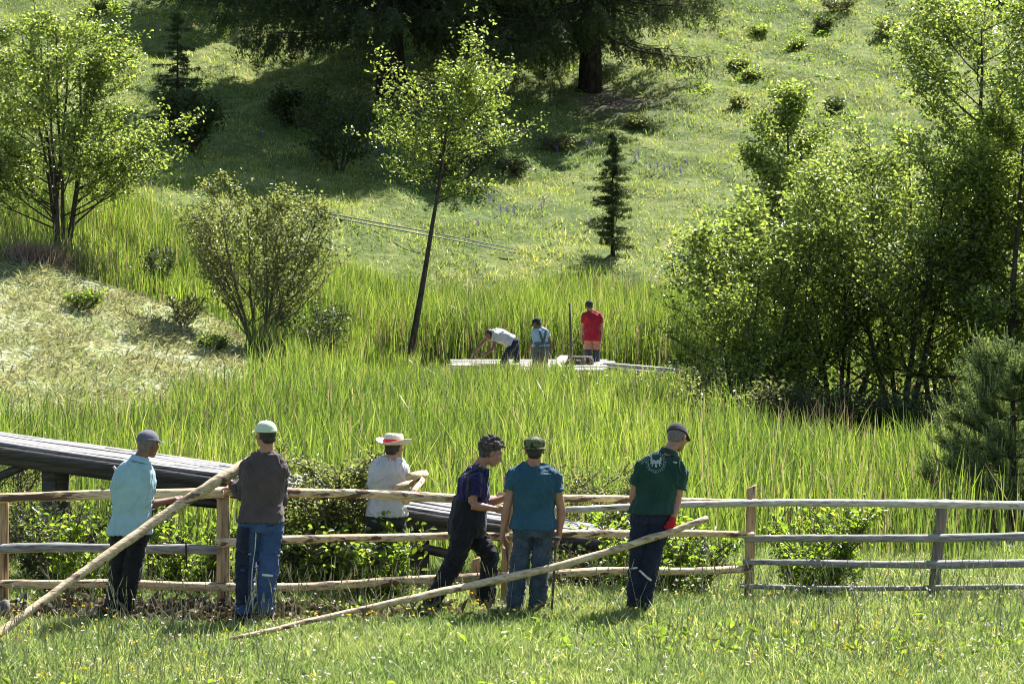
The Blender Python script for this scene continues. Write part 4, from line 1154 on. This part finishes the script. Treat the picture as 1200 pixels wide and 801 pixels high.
    for side, (wr_, el_, hsn) in ((-1, (wL, eL, hand[0])), (1, (wR, eR, hand[1]))):
        if glove is not None and side == 1:
            make_hand(glv, wr_, el_, hsn, side, 1.22); glv.tube([wr_ - nrm(wr_ - el_) * .05, wr_ + nrm(wr_ - el_) * .02], [.037, .036], 12)
            make_hand(b, wr_, el_, hsn, side, .8)
        else: make_hand(b, wr_, el_, hsn, side)
    b.solid('body', M[skin], root, voxel, 3)
    if glove is not None: glv.solid('glove', M[glove], root, .006, 3)
    for sx in (-1, 1):
        e = Acc(); hb(e, (sx * .031, .070, .004), (.0125, .012, .010), n=10, m=7); o = e.build('eye', M['eye'], root)
        e = Acc(); hb(e, (sx * .031, .0805, .004), (.005, .003, .005), n=8, m=6); e.build('pupil', M['hair_dark'], o)
    # ---- trousers
    t = Acc()
    pt_top = max(hem + .12, .17) if bib is None else .3
    torso(t, .010, -.15, -.0); torso(t, .004, -.05, pt_top)
    lr = (.098 * pantw, .083 * pantw, .076 * pantw)
    if shorts:
        for (h_, k_) in ((hL, kL), (hR, kR)): t.tube([h_, h_ * .5 + k_ * .5, h_ * .35 + k_ * .65], [.1, .098, .098], 14)
    else:
        for (h_, k_, a_) in ((hL, kL, aL), (hR, kR, aR)):
            fd = a_ + (a_ - k_) * .06
            t.tube([h_, h_ * .75 + k_ * .25, h_ * .3 + k_ * .7, k_, k_ * .55 + a_ * .45, k_ * .15 + a_ * .85, fd], [lr[0], lr[0] * .98, lr[1] * 1.03, lr[1] * .98, lr[2] * 1.02, lr[2], lr[2] * 1.05], 16, rnd=False)
    tr_o = t.solid('shorts' if shorts else 'trousers', M[pants], root, voxel * 1.15, 4, wrinkle(wr * 1.15, seed + 5, (8, 8, 11)))
    # ---- shirt
    s = Acc()
    torso(s, .02, hem, 1.2, hemflare=.05)
    for s_ in (sL, sR): s.tube([neck - (H - neck) * .1, neck * .5 + s_ * .5 + [0, 0, .012], s_ + [0, 0, .004]], [.066, .067, .068], 12, rnd=True)
    for (s_, e_, w_) in ((sL, eL, wL), (sR, eR, wR)):
        if long_sleeve:
            s.tube([s_, s_ * .6 + e_ * .4, e_, e_ * .6 + w_ * .4, e_ * .08 + w_ * .92], [.074 * w, .07, .062, .056, .042], 14, rnd=False)
            s.blob(s_, .072 * w)
        else:
            E = s_ + (e_ - s_) * sleeve
            s.tube([s_, s_ * .5 + E * .5, E], [.073 * w, .071, .074], 14); s.blob(s_, .071 * w)
    sh_o = s.solid('shirt', M[shirt], root, voxel * 1.1, 4, wrinkle(wr, seed, (9, 9, 6)))
    if collar:
        c = Acc(); cc = neck + (H - neck) * .1; dn = nrm(H - neck) * .4 + spn * .6; dn = nrm(dn)
        u = nrm(np.cross(dn, [0, 1, .1])); v = np.cross(dn, u); th = np.arange(20) * 2 * math.pi / 20
        RG = [cc + dn * z + (np.cos(th) * r)[:, None] * u + (np.sin(th) * r)[:, None] * v for (z, r) in [(-.03, .098), (.0, .088), (.02, .08), (.022, .075), (.0, .078), (-.02, .084)]]
        c.rings(RG, False); c.build('collar', M[shirt], sh_o if False else root)
    # ---- shoes
    for (a_, k_, toe) in ((aL, kL, toeL), (aR, kR, toeR)):
        d = nrm(vv(toe)); s_ = nrm(np.cross(d, [0, 0, 1])); u = np.cross(s_, d)
        c = Acc(); MM = np.stack([s_, d, u], 1)
        c.blob(a_ + d * .03 - u * .045, [.044, .10, .045], MM); c.blob(a_ + d * .12 - u * .058, [.047, .075, .032], MM)
        c.tube([a_ + u * .03, a_ - u * .03], [.048, .05], 12)
        c.box(a_ + d * .065 - u * .083, [.043, .135, .012], MM, bev=.01)
        c.solid('shoe', M[shoe], root, .01, 3)
    # ---- hair
    if hairfn:
        h = Acc()
        if hairfn == 'short':
            hb(h, (0, -.026, .026), (.080, .088, .094)); hb(h, (0, -.052, -.03), (.066, .052, .05))
        elif hairfn == 'curly':
            rg2 = np.random.default_rng(seed)
            hb(h, (0, -.022, .045), (.082, .098, .088)); hb(h, (0, -.058, -.025), (.070, .048, .06)); hb(h, (-.066, -.02, -.005), (.02, .035, .04)); hb(h, (.066, -.02, -.005), (.02, .035, .04))
            for _ in range(330):
                u = rg2.normal(0, 1, 3); u /= np.linalg.norm(u)
                if u[2] < -.75 or (u[1] > .45 and u[2] < .4) or (u[2] < -.2 and u[1] > .05): continue
                k_ = rg2.uniform(.96, 1.2); hb(h, (u[0] * .088 * k_, -.018 + u[1] * .102 * k_, .045 + u[2] * .092 * k_), [rg2.uniform(.008, .015)] * 3, n=7, m=5)
        h.solid('hair', M[hair], root, .007 if hairfn == 'short' else .006, 1 if hairfn == 'curly' else 2)
    if headwear: headwear(root, hp, HM, hs, H)
    return dict(root=root, shirt=sh_o, trousers=tr_o, P=P, Hm=Hm, Sm=Sm, neck=neck, front=front, sd=sd, sp=sp, aL=aL, aR=aR, kL=kL, kR=kR, hL=hL, hR=hR, w=w, spn=spn)

def dome(a, hp, z0, rx, ry, rz, cy=-.012, n=22, m=8, cut=0.0):
    th = np.arange(n) * 2 * math.pi / n; RG = []
    for ph in np.linspace(0, math.pi / 2 * .97, m):
        RG.append([hp(math.cos(t) * rx * math.cos(ph) ** .8, cy + math.sin(t) * ry * math.cos(ph) ** .8, z0 + rz * math.sin(ph)) for t in th])
    inner = [[hp(math.cos(t) * rx * .94, cy + math.sin(t) * ry * .94, z0 + .002) for t in th], ]
    a.rings(inner + RG, True)
def ballcap(mat, brimmat=None, strap=True, back_label=None):
    def fn(root, hp, HM, hs, H):
        a = Acc(); dome(a, hp, .03, .087, .106, .092)
        o = a.build('cap', M[mat], root)
        a = Acc(); RG = []
        ths = np.linspace(R(25), R(155), 14)
        top = [hp(math.cos(t) * .086, -.012 + math.sin(t) * .104, .036) for t in ths]; 
        out = [hp(math.cos(t) * .074, -.012 + .085 + math.sin(t) * .092, .026 - .018 * abs(math.cos(t)) ** 2) for t in ths]
        top2 = [p - HM[:, 2] * .005 for p in top]; out2 = [p - HM[:, 2] * .005 for p in out]
        RG = [np.array(top), np.array(out), np.array(out2), np.array(top2), np.array(top)]
        V = np.concatenate(RG); n = len(ths); Q = [[i * n + j, i * n + j + 1, (i + 1) * n + j + 1, (i + 1) * n + j] for i in range(4) for j in range(n - 1)]
        a.add(V, Q); a.build('brim', M[brimmat or mat], o)
        a = Acc(); th = np.arange(22) * 2 * math.pi / 22
        a.rings([[hp(math.cos(t) * r, -.012 + math.sin(t) * r * 1.21, z) for t in th] for (r, z) in [(.0865, .026), (.0895, .03), (.0892, .045), (.087, .046)]], False)
        a.build('band', M[brimmat or mat], o)
        a = Acc(); a.blob(hp(0, -.012, .123), np.array([.009, .009, .005]), HM, n=8, m=5); a.build('button', M[mat], o)
    return fn
def strawhat(root, hp, HM, hs, H):
    a = Acc(); th = np.arange(28) * 2 * math.pi / 28
    prof = [(.088, .028), (.092, .06), (.088, .1), (.078, .128), (.055, .133), (.03, .122), (.005, .118)]
    a.rings([[hp(math.cos(t) * r, -.012 + math.sin(t) * r * 1.2, z) for t in th] for (r, z) in prof], False)
    o = a.build('hat', M['straw'], root)
    a = Acc(); pr = [(.088, .034), (.11, .028), (.14, .03), (.165, .042), (.166, .037), (.14, .024), (.11, .022), (.088, .028)]
    a.rings([[hp(math.cos(t) * r * (1.02), -.012 + math.sin(t) * r * 1.08, z + (.045 * abs(math.cos(t)) ** 2 * max(0, (r - .1) / .06))) for t in th] for (r, z) in pr], False)
    a.build('brim', M['straw'], o)
    a = Acc(); a.rings([[hp(math.cos(t) * r, -.012 + math.sin(t) * r * 1.2, z) for t in th] for (r, z) in [(.0905, .034), (.097, .036), (.0985, .074), (.093, .078)]], False)
    a.build('hat_band', M['redband'], o)
def fieldcap(root, hp, HM, hs, H):
    a = Acc(); th = np.arange(24) * 2 * math.pi / 24
    prof = [(.083, .022), (.089, .03), (.093, .06), (.09, .088), (.07, .1), (.03, .106), (.004, .107)]
    a.rings([[hp(math.cos(t) * r, -.012 + math.sin(t) * r * 1.2, z) for t in th] for (r, z) in prof], False)
    o = a.build('cap', M['camo'], root)
    a = Acc(); a.rings([[hp(math.cos(t) * r, -.012 + math.sin(t) * r * 1.17, z) for t in th] for (r, z) in [(.088, .026), (.112, .013), (.113, .009), (.088, .021)]], False)
    a.build('brim', M['camo'], o)

cloth('pale_blue_polo', (.27, .43, .47), (.33, .5, .54)); cloth('black_trousers', (.008, .008, .010), (.016, .016, .018)); cloth('grey_cap', (.10, .10, .13), (.15, .15, .18))
cloth('brown_sweater', (.07, .052, .05), (.1, .076, .073)); cloth('work_blue', (.03, .065, .16), (.055, .1, .22)); cloth('pale_green_cap', (.52, .62, .44), (.62, .7, .54))
cloth('white_tee', (.45, .44, .43), (.56, .55, .53)); cloth('dark_trousers', (.02, .025, .022), (.035, .04, .035)); M['straw'] = plain('straw', (.55, .48, .36), (.72, .66, .54), 60, .7, .3, .8, 90); M['redband'] = plain('red_band', (.5, .02, .03), (.6, .04, .04), 20, .6)
cloth('purple_tee', (.012, .01, .05), (.02, .016, .075)); cloth('bib_black', (.009, .009, .012), (.018, .018, .022))
cloth('teal_tee', (.022, .07, .105), (.032, .095, .135)); cloth('jeans', (.025, .04, .06), (.065, .09, .12), scale=9)
cloth('green_polo', (.012, .042, .032), (.018, .058, .043)); cloth('navy_work', (.010, .014, .03), (.02, .025, .05)); cloth('black_cap', (.012, .013, .018), (.022, .024, .03))
cloth('blue_grey_tee', (.32, .45, .58), (.42, .54, .66)); cloth('overalls', (.09, .10, .105), (.14, .15, .155)); cloth('red_polo', (.26, .01, .022), (.36, .018, .03)); cloth('orange_shorts', (.38, .17, .11), (.46, .22, .14)); cloth('waders', (.03, .033, .045), (.05, .053, .068))
M['camo'] = plain('camouflage', (.03, .04, .018), (.14, .15, .075), 22, .85, .2, .3, 60, mid=(.47, .53))

# A - pale blue polo
pa = person('man in pale blue polo shirt, black trousers and grey cap, leftmost at the fence', 24.85,
    H=(174, 520, .05), face=(38, -6), neck=(163, 539), sL=(142, 556, -.03), sR=(173, 558, .03), eL=(134, 588, .05), eR=(172, 592, .03), wL=(160, 596, .30), wR=(203, 585, .16),
    hL=(141, 624), hR=(162, 624), kL=(139, 673, .06), kR=(154, 673, -.02), aL=(131, 717), aR=(147, 717, .05), toeL=(.25, 1, 0), toeR=(.5, 1, 0),
    shirt='pale_blue_polo', pants='black_trousers', skin='skin_tan', sleeve=.62, hem=-.02, hand=({'curl': 40}, {'palm': (.2, .5, -.8), 'curl': 50, 'thumb': (0, 0, 1)}), w=.98, fat=1.0,
    headwear=ballcap('grey_cap'), hair='hair_grey', collar=True, seed=1)
# B - brown sweater
pb = person('man in brown sweater, light green cap and blue trousers holding up the thick pole', 24.75,
    H=(311, 509, 0), face=(-38, 0), neck=(312, 529), sL=(291, 546, .03), sR=(329, 549, -.03), eL=(286, 583, .08), eR=(330, 586, .16), wL=(271, 565, .24), wR=(276, 573, .34),
    hL=(294, 612), hR=(318, 612), kL=(288, 668, .04), kR=(314, 668, 0), aL=(287, 715, .03), aR=(310, 713, .05), toeL=(-.45, 1, 0), toeR=(.35, 1, 0),
    shirt='brown_sweater', pants='work_blue', sleeve=.9, hem=.02, hand=({'dir': (-.85, .1, .35), 'palm': (.1, -.6, -.8), 'curl': 55, 'thumb': (0, -.3, 1)}, {'dir': (-.9, .1, .15), 'palm': (0, .2, -1), 'curl': 45, 'thumb': (0, -1, 0)}), w=1.02, fat=1.08, long_sleeve=True,
    headwear=ballcap('pale_green_cap'), hair='hair_dark', collar=False, seed=2, pantw=1.12)
# C - straw hat
pc = person('man in white T-shirt and red banded straw hat behind the fence, holding stakes', 27.45,
    H=(462, 524, .02), face=(30, -4), neck=(459, 537), sL=(441, 548, -.03), sR=(472, 550, .03), eL=(437, 582, .05), eR=(477, 582, .12), wL=(457, 584, .32), wR=(494, 566, .12),
    hL=(441, 608), hR=(464, 608), kL=(440, 652, .03), kR=(464, 652, 0), aL=(440, 694), aR=(465, 694), toeL=(-.1, 1, 0), toeR=(.3, 1, 0),
    shirt='white_tee', pants='dark_trousers', sleeve=.6, hem=.07, hand=({'curl': 40}, {'dir': (.25, .1, .9), 'palm': (-.9, .2, .2), 'curl': 45, 'thumb': (-.2, -1, 0)}), w=1.03, fat=1.14,
    headwear=strawhat, hair='hair_dark', collar=False, seed=3)
# D - striding man
pd_ = person('curly haired man in purple T-shirt and black bib overalls, striding right', 25.75,
    H=(576, 530, 0), face=(82, -24), neck=(562, 546), sL=(553, 559, .17), sR=(557, 562, -.17), eL=(571, 590, .24), eR=(553, 592, -.2), wL=(590, 583, .25), wR=(581, 596, -.17),
    hL=(548, 618, .1), hR=(545, 619, -.1), kL=(574, 650, .10), kR=(531, 661, -.08), aL=(569, 702, .12), aR=(507, 702, -.08), toeL=(1, -.1, 0), toeR=(.85, 0, -.5),
    shirt='purple_tee', pants='bib_black', sleeve=.6, hem=.2, hand=({'palm': (0, 1, -.2), 'curl': 25}, {'palm': (.1, 1, -.1), 'curl': 25}), w=.94, fat=1.12,
    headwear=None, hair='hair_curly', hairfn='curly', collar=False, seed=4, bib=1, pantw=1.12)
# E - teal tee
pe = person('man in a teal blue T-shirt, jeans and camouflage cap, seen square from behind', 25.15,
    H=(626.5, 527, 0), face=(2, -4), neck=(626, 545), sL=(603, 557, 0), sR=(649, 559, 0), eL=(594, 594, -.02), eR=(658, 597, .02), wL=(589, 625, .02), wR=(655, 627, .04),
    hL=(614, 619), hR=(637, 619), kL=(608, 667, .02), kR=(633, 667, 0), aL=(602, 716), aR=(629, 713, .04), toeL=(-.35, 1, 0), toeR=(.25, 1, 0),
    shirt='teal_tee', pants='jeans', sleeve=.45, hem=.0, hand=({'palm': (1, -.2, 0), 'curl': 28, 'thumb': (.3, 1, 0)}, {'palm': (-1, 0, 0), 'curl': 62, 'thumb': (0, 1, 0), 'dir': (-.1, 0, -1)}), w=1.06, fat=1.08,
    headwear=fieldcap, hair='hair_dark', collar=False, seed=5, shoe='shoe_brown', pantw=.98)
# F - green polo
pf_ = person('man in dark green polo with round back print, black cap and red glove', 25.3,
    H=(794, 512, .10), face=(35, -25), neck=(783, 531, .03), sL=(752, 547, -.03), sR=(797, 554, .03), eL=(742, 583, .03), eR=(793, 589, .0), wL=(748, 608, .16), wR=(787, 612, -.09),
    hL=(752, 604), hR=(774, 604), kL=(747, 656, .04), kR=(764, 657, -.02), aL=(743, 707), aR=(755, 705, .03), toeL=(-.1, 1, 0), toeR=(.35, 1, 0),
    shirt='green_polo', pants='navy_work', sleeve=.55, hem=.07, hand=({'curl': 35}, {'dir': (-.15, 0, -1), 'palm': (-.2, 1, 0), 'curl': 60, 'thumb': (-1, .2, 0)}), w=1.03, fat=1.0,
    headwear=ballcap('black_cap'), hair='hair_grey', collar=True, seed=6, glove='redglove', roll=8)
# far three
pg = person('man in a white T-shirt bent double over the boards of the far platform', 62.9,
    H=(573.5, 392, 0), face=(-80, -38), neck=(578, 389), sL=(580, 390.5, .17), sR=(582, 392, -.17), eL=(566, 401, .2), eR=(578, 408, -.2), wL=(556.5, 412, .15), wR=(565.5, 417, -.15),
    hL=(603, 402, .1), hR=(602, 403, -.1), kL=(605, 417, .12), kR=(592, 418, -.12), aL=(606, 433, .12), aR=(588, 433, -.12), toeL=(-1, 0, 0), toeR=(-1, .1, 0),
    shirt='white_tee', pants='navy_work', skin='skin_tan', sleeve=.5, hem=.1, w=1, fat=1.15, voxel=.011, headwear=None, hair='hair_dark', seed=7)
ph = person('man in pale blue T-shirt, grey overalls and dark cap on the far platform', 62.4,
    H=(629, 379, .02), face=(-60, -30), neck=(632.5, 385), sL=(627, 388, .08), sR=(639.5, 389, -.08), eL=(623, 400, .1), eR=(645, 401, -.05), wL=(620.5, 408, .2), wR=(645.5, 413, -.05),
    hL=(630, 408, .05), hR=(639, 408, -.05), kL=(628.5, 422), kR=(637, 422), aL=(628, 436), aR=(636, 436), toeL=(-.6, .8, 0), toeR=(-.4, .9, 0),
    shirt='blue_grey_tee', pants='overalls', skin='skin_tan', sleeve=.5, hem=.15, w=1.04, fat=1.25, voxel=.011, headwear=ballcap('black_cap'), hair='hair_dark', seed=8, pantw=1.15, bib=1)
pi_ = person('man in red shirt, orange shorts and dark waders on the far platform', 64.3,
    H=(690.5, 358.5, .08), face=(-15, -25), neck=(693.5, 365.5, .02), sL=(685.5, 370), sR=(702, 370), eL=(682.5, 384), eR=(705.5, 384), wL=(681.5, 396), wR=(704, 396, .1),
    hL=(689, 396), hR=(698.5, 396), kL=(689, 416), kR=(699, 417), aL=(688.5, 435), aR=(699, 437), toeL=(-.2, 1, 0), toeR=(.2, 1, 0),
    shirt='red_polo', pants='orange_shorts', sleeve=.6, hem=-.12, w=1.05, fat=1.05, voxel=.011, headwear=ballcap('black_cap'), hair='hair_dark', seed=9, shorts=True, shoe='rubber')

def strip_on(child_of, target, pts_px, P, width, mat, name, off=.006, thick=.004):
    """lay a narrow strip on a garment: drop each point onto its surface along the given line of sight"""
    dg = bpy.context.evaluated_depsgraph_get()
    o0 = ORI[target.name]
    bv = BVHTree.FromPolygons([tuple(np.array(v.co) + o0) for v in target.data.vertices], [tuple(p.vertices) for p in target.data.polygons])
    V = []; 
    for (x, y) in pts_px:
        d = nrm(P((x, y)) - vv([0, 0, CH])); s0_ = P((x, y)) - d * 1.2
        hit = bv.ray_cast(Vector(s0_), Vector(d))
        if hit[0] is None: continue
        V.append((np.array(hit[0]), np.array(hit[1])))
    if len(V) < 2: return
    a = Acc()
    C = np.array([v[0] + v[1] * off for v in V]); Nn = np.array([v[1] for v in V])
    for _ in range(2): C[1:-1] = (C[:-2] + 2 * C[1:-1] + C[2:]) / 4
    T = np.gradient(C, axis=0); T /= np.linalg.norm(T, axis=1)[:, None] + 1e-9
    S = np.cross(T, Nn); S /= np.linalg.norm(S, axis=1)[:, None] + 1e-9
    RG = [c + np.array([s * width * .5 + nn * thick * .5, s * width * .5 - nn * thick, -s * width * .5 - nn * thick, -s * width * .5 + nn * thick * .5]) for c, s, nn in zip(C, S, Nn)]
    a.rings(RG); return a.build(name, M[mat], child_of, smooth=False)
def lin(x0, y0, x1, y1, n=14): return [(x0 + (x1 - x0) * t, y0 + (y1 - y0) * t) for t in np.linspace(0, 1, n)]
# suspenders of the bib, on the striding man and on the stooping man
strip_on(pd_['root'], pd_['shirt'], lin(548, 600, 551, 553, 16), pd_['P'], .05, 'bib_black', 'suspender', .008, .006)
strip_on(pd_['root'], pd_['shirt'], lin(551, 553, 566, 549, 8), pd_['P'], .05, 'bib_black', 'suspender', .01, .006)
# bib shell
a = Acc()
Pd = pd_['P']
th = np.arange(22) * 2 * math.pi / 22
RG = []
for t, hw, hd in [(-.14, .19, .17), (.0, .205, .185), (.2, .203, .18), (.4, .197, .172), (.52, .192, .168), (.6, .188, .162)]:
    c = pd_['Hm'] + pd_['sp'] * t; s_, f_ = pd_['sd'](t), pd_['front'](t)
    RG.append(c + (np.cos(th) * hw)[:, None] * s_ + (np.sin(th) * hd)[:, None] * f_ + np.array([0, 0, 1.0]) * ((np.cos(th) * 0 + .02 * np.sin(th * 2))[:, None]) )
a.rings(RG); a.solid('bib', M['bib_black'], pd_['root'], .009, 4, wrinkle(.008, 12))
a = Acc(); RG = []
for t, hw, hd in [(.05, .205, .178), (.2, .2, .175), (.42, .192, .168)]:
    c = ph['Hm'] + ph['sp'] * t; s_, f_ = ph['sd'](t), ph['front'](t)
    RG.append(c + (np.cos(th) * hw)[:, None] * s_ + (np.sin(th) * hd)[:, None] * f_)
a.rings(RG); a.solid('bib', M['overalls'], ph['root'], .012, 4)
strip_on(ph['root'], ph['shirt'], lin(637, 402, 640, 386, 10), ph['P'], .05, 'overalls', 'suspender', .012, .008)
strip_on(ph['root'], ph['shirt'], lin(636, 402, 632, 386, 10), ph['P'], .05, 'overalls', 'suspender', .012, .008)
# waders of the man in red: dark upper, ochre lower boots
for (k_, a_, h_) in ((pi_['kL'], pi_['aL'], pi_['hL']), (pi_['kR'], pi_['aR'], pi_['hR'])):
    a = Acc(); a.tube([h_ * .42 + k_ * .58, k_ * .8 + h_ * .2, k_, k_ * .55 + a_ * .45], [.09, .088, .084, .078], 14); a.build('wader', M['waders'], pi_['root'])
    a = Acc(); a.tube([k_ * .4 + a_ * .6, k_ * .1 + a_ * .9, a_ - [0, 0, .03]], [.072, .068, .066], 14); a.build('boot_shaft', M['rubber'], pi_['root'])
# belt, seams, reflective piping and knee strip
strip_on(pf_['root'], pf_['trousers'], lin(741, 595, 786, 599, 16), pf_['P'], .035, 'belt', 'belt', .006)
strip_on(pf_['root'], pf_['trousers'], [(748, 668), (752, 670), (756, 673), (760, 677), (762, 680)], pf_['P'], .02, 'silver', 'reflective_strip', .014, .01)
strip_on(pf_['root'], pf_['trousers'], [(740, 665), (743, 664.5), (746, 665)], pf_['P'], .014, 'silver', 'reflective_strip', .014, .01)
strip_on(pf_['root'], pf_['shirt'], [(789, 541), (791, 541.4), (793, 542)], pf_['P'], .012, 'white', 'shirt_mark')
strip_on(pb['root'], pb['trousers'], [(300, 612), (300, 625), (299, 640), (297, 655), (294, 670), (293, 685), (294, 700), (295, 712)], pb['P'], .008, 'silver', 'side_piping', .011, .008)
strip_on(pb['root'], pb['trousers'], lin(286, 617, 284, 665, 12), pb['P'], .13, 'navy_work', 'dark_panel', .012, .014)
strip_on(pb['root'], pb['trousers'], lin(284, 662, 284, 708, 12), pb['P'], .12, 'navy_work', 'dark_panel', .012, .014)
strip_on(pb['root'], pb['trousers'], lin(307, 673, 320, 674, 8), pb['P'], .02, 'silver', 'knee_patch_edge', .005)
strip_on(pb['root'], pb['trousers'], [(291, 648), (292, 648.5), (293.5, 649)], pb['P'], .02, 'white', 'small_label', .008)
strip_on(pb['root'], pb['trousers'], lin(312, 616, 320, 615, 6), pb['P'], .012, 'navy_work', 'pocket_edge', .005)
# round back print: a ring of lettering-like marks and two rearing animal figures
ex, ey, er = 768.5, 541.5, 11.5
for k in range(26):
    an = 2 * math.pi * k / 26 + .1
    if k % 13 in (0, 7): continue
    a0, a1 = an - .075, an + .075
    pass
M['emblem_print'] = plain('emblem_print', (.32, .38, .35), (.45, .5, .47), 30, .8)
M['fadedprint'] = plain('faded_print', (.17, .24, .21), (.26, .33, .3), 20, .8)
def patch_on(pts_px, name, mat, P, target, parent, off=.004):
    """small closed flat shapes (image-space outlines, laid on the cloth), one mesh"""
    o0 = ORI[target.name]
    bv = BVHTree.FromPolygons([tuple(np.array(v.co) + o0) for v in target.data.vertices], [tuple(p.vertices) for p in target.data.polygons])
    a = Acc()
    def hit(x, y):
        d = nrm(P((x, y)) - vv([0, 0, CH])); s0_ = P((x, y)) - d * 1.2
        h = bv.ray_cast(Vector(s0_), Vector(d)); 
        return (np.array(h[0]) + np.array(h[1]) * off) if h[0] is not None else None
    for path, wd in pts_px:
        path = np.array(path, float); T = np.gradient(path, axis=0); T /= np.linalg.norm(T, axis=1)[:, None] + 1e-9
        Nn = np.stack([-T[:, 1], T[:, 0]], 1); wd = np.broadcast_to(wd, (len(path),))
        L = [hit(*(p + n * w_ * .5)) for p, n, w_ in zip(path, Nn, wd)]; Rr = [hit(*(p - n * w_ * .5)) for p, n, w_ in zip(path, Nn, wd)]
        if any(v is None for v in L + Rr): continue
        n = len(path); a.add(np.array(L + Rr), [[i, i + 1, n + i + 1, n + i] for i in range(n - 1)])
    return a.build(name, M[mat], parent, smooth=False)
sh = []
def ell(cx, cy, rx, ry, n=40): return [(cx + math.cos(t) * rx, cy + math.sin(t) * ry) for t in np.linspace(0, 2 * math.pi, n)]
sh.append((ell(ex, ey, 9.3, 9.8), .55)); sh.append((ell(ex, ey, 13, 13.6, 50), .5))
for k in range(24):
    an = 2 * math.pi * k / 24
    sh.append(([(ex + math.cos(an) * r, ey + math.sin(an) * r * 1.05) for r in (10.1, 11, 12.1)], .8 if k % 3 else 1.3))
em = patch_on(sh, 'emblem_ring', 'fadedprint', pf_['P'], pf_['shirt'], pf_['shirt'])
def fig(cx, s):
    return [([(cx - 5 * s, ey + 1), (cx - 3 * s, ey - 1.5), (cx - 1 * s, ey - .5), (cx + 1 * s, ey + .5)], [1.5, 3.4, 4, 2.6]),
            ([(cx - 4.6 * s, ey - 1), (cx - 5.2 * s, ey - 3.5), (cx - 4 * s, ey - 5.6)], [1.5, 2.2, 1.4]),
            ([(cx - 4 * s, ey - .5), (cx - 5.6 * s, ey + 1.6), (cx - 6.6 * s, ey + 2.4)], [1.2, 1, .7]),
            ([(cx - 3 * s, ey + .5), (cx - 3.6 * s, ey + 3.6), (cx - 4.4 * s, ey + 5)], [1.6, 1.1, .8]),
            ([(cx + .6 * s, ey + .5), (cx + .2 * s, ey + 3.4), (cx - .4 * s, ey + 6)], [2, 1.2, .9])]
patch_on(fig(ex - .4, 1) + fig(ex + .8, -1), 'emblem_figures', 'emblem_print', pf_['P'], pf_['shirt'], pf_['shirt'])
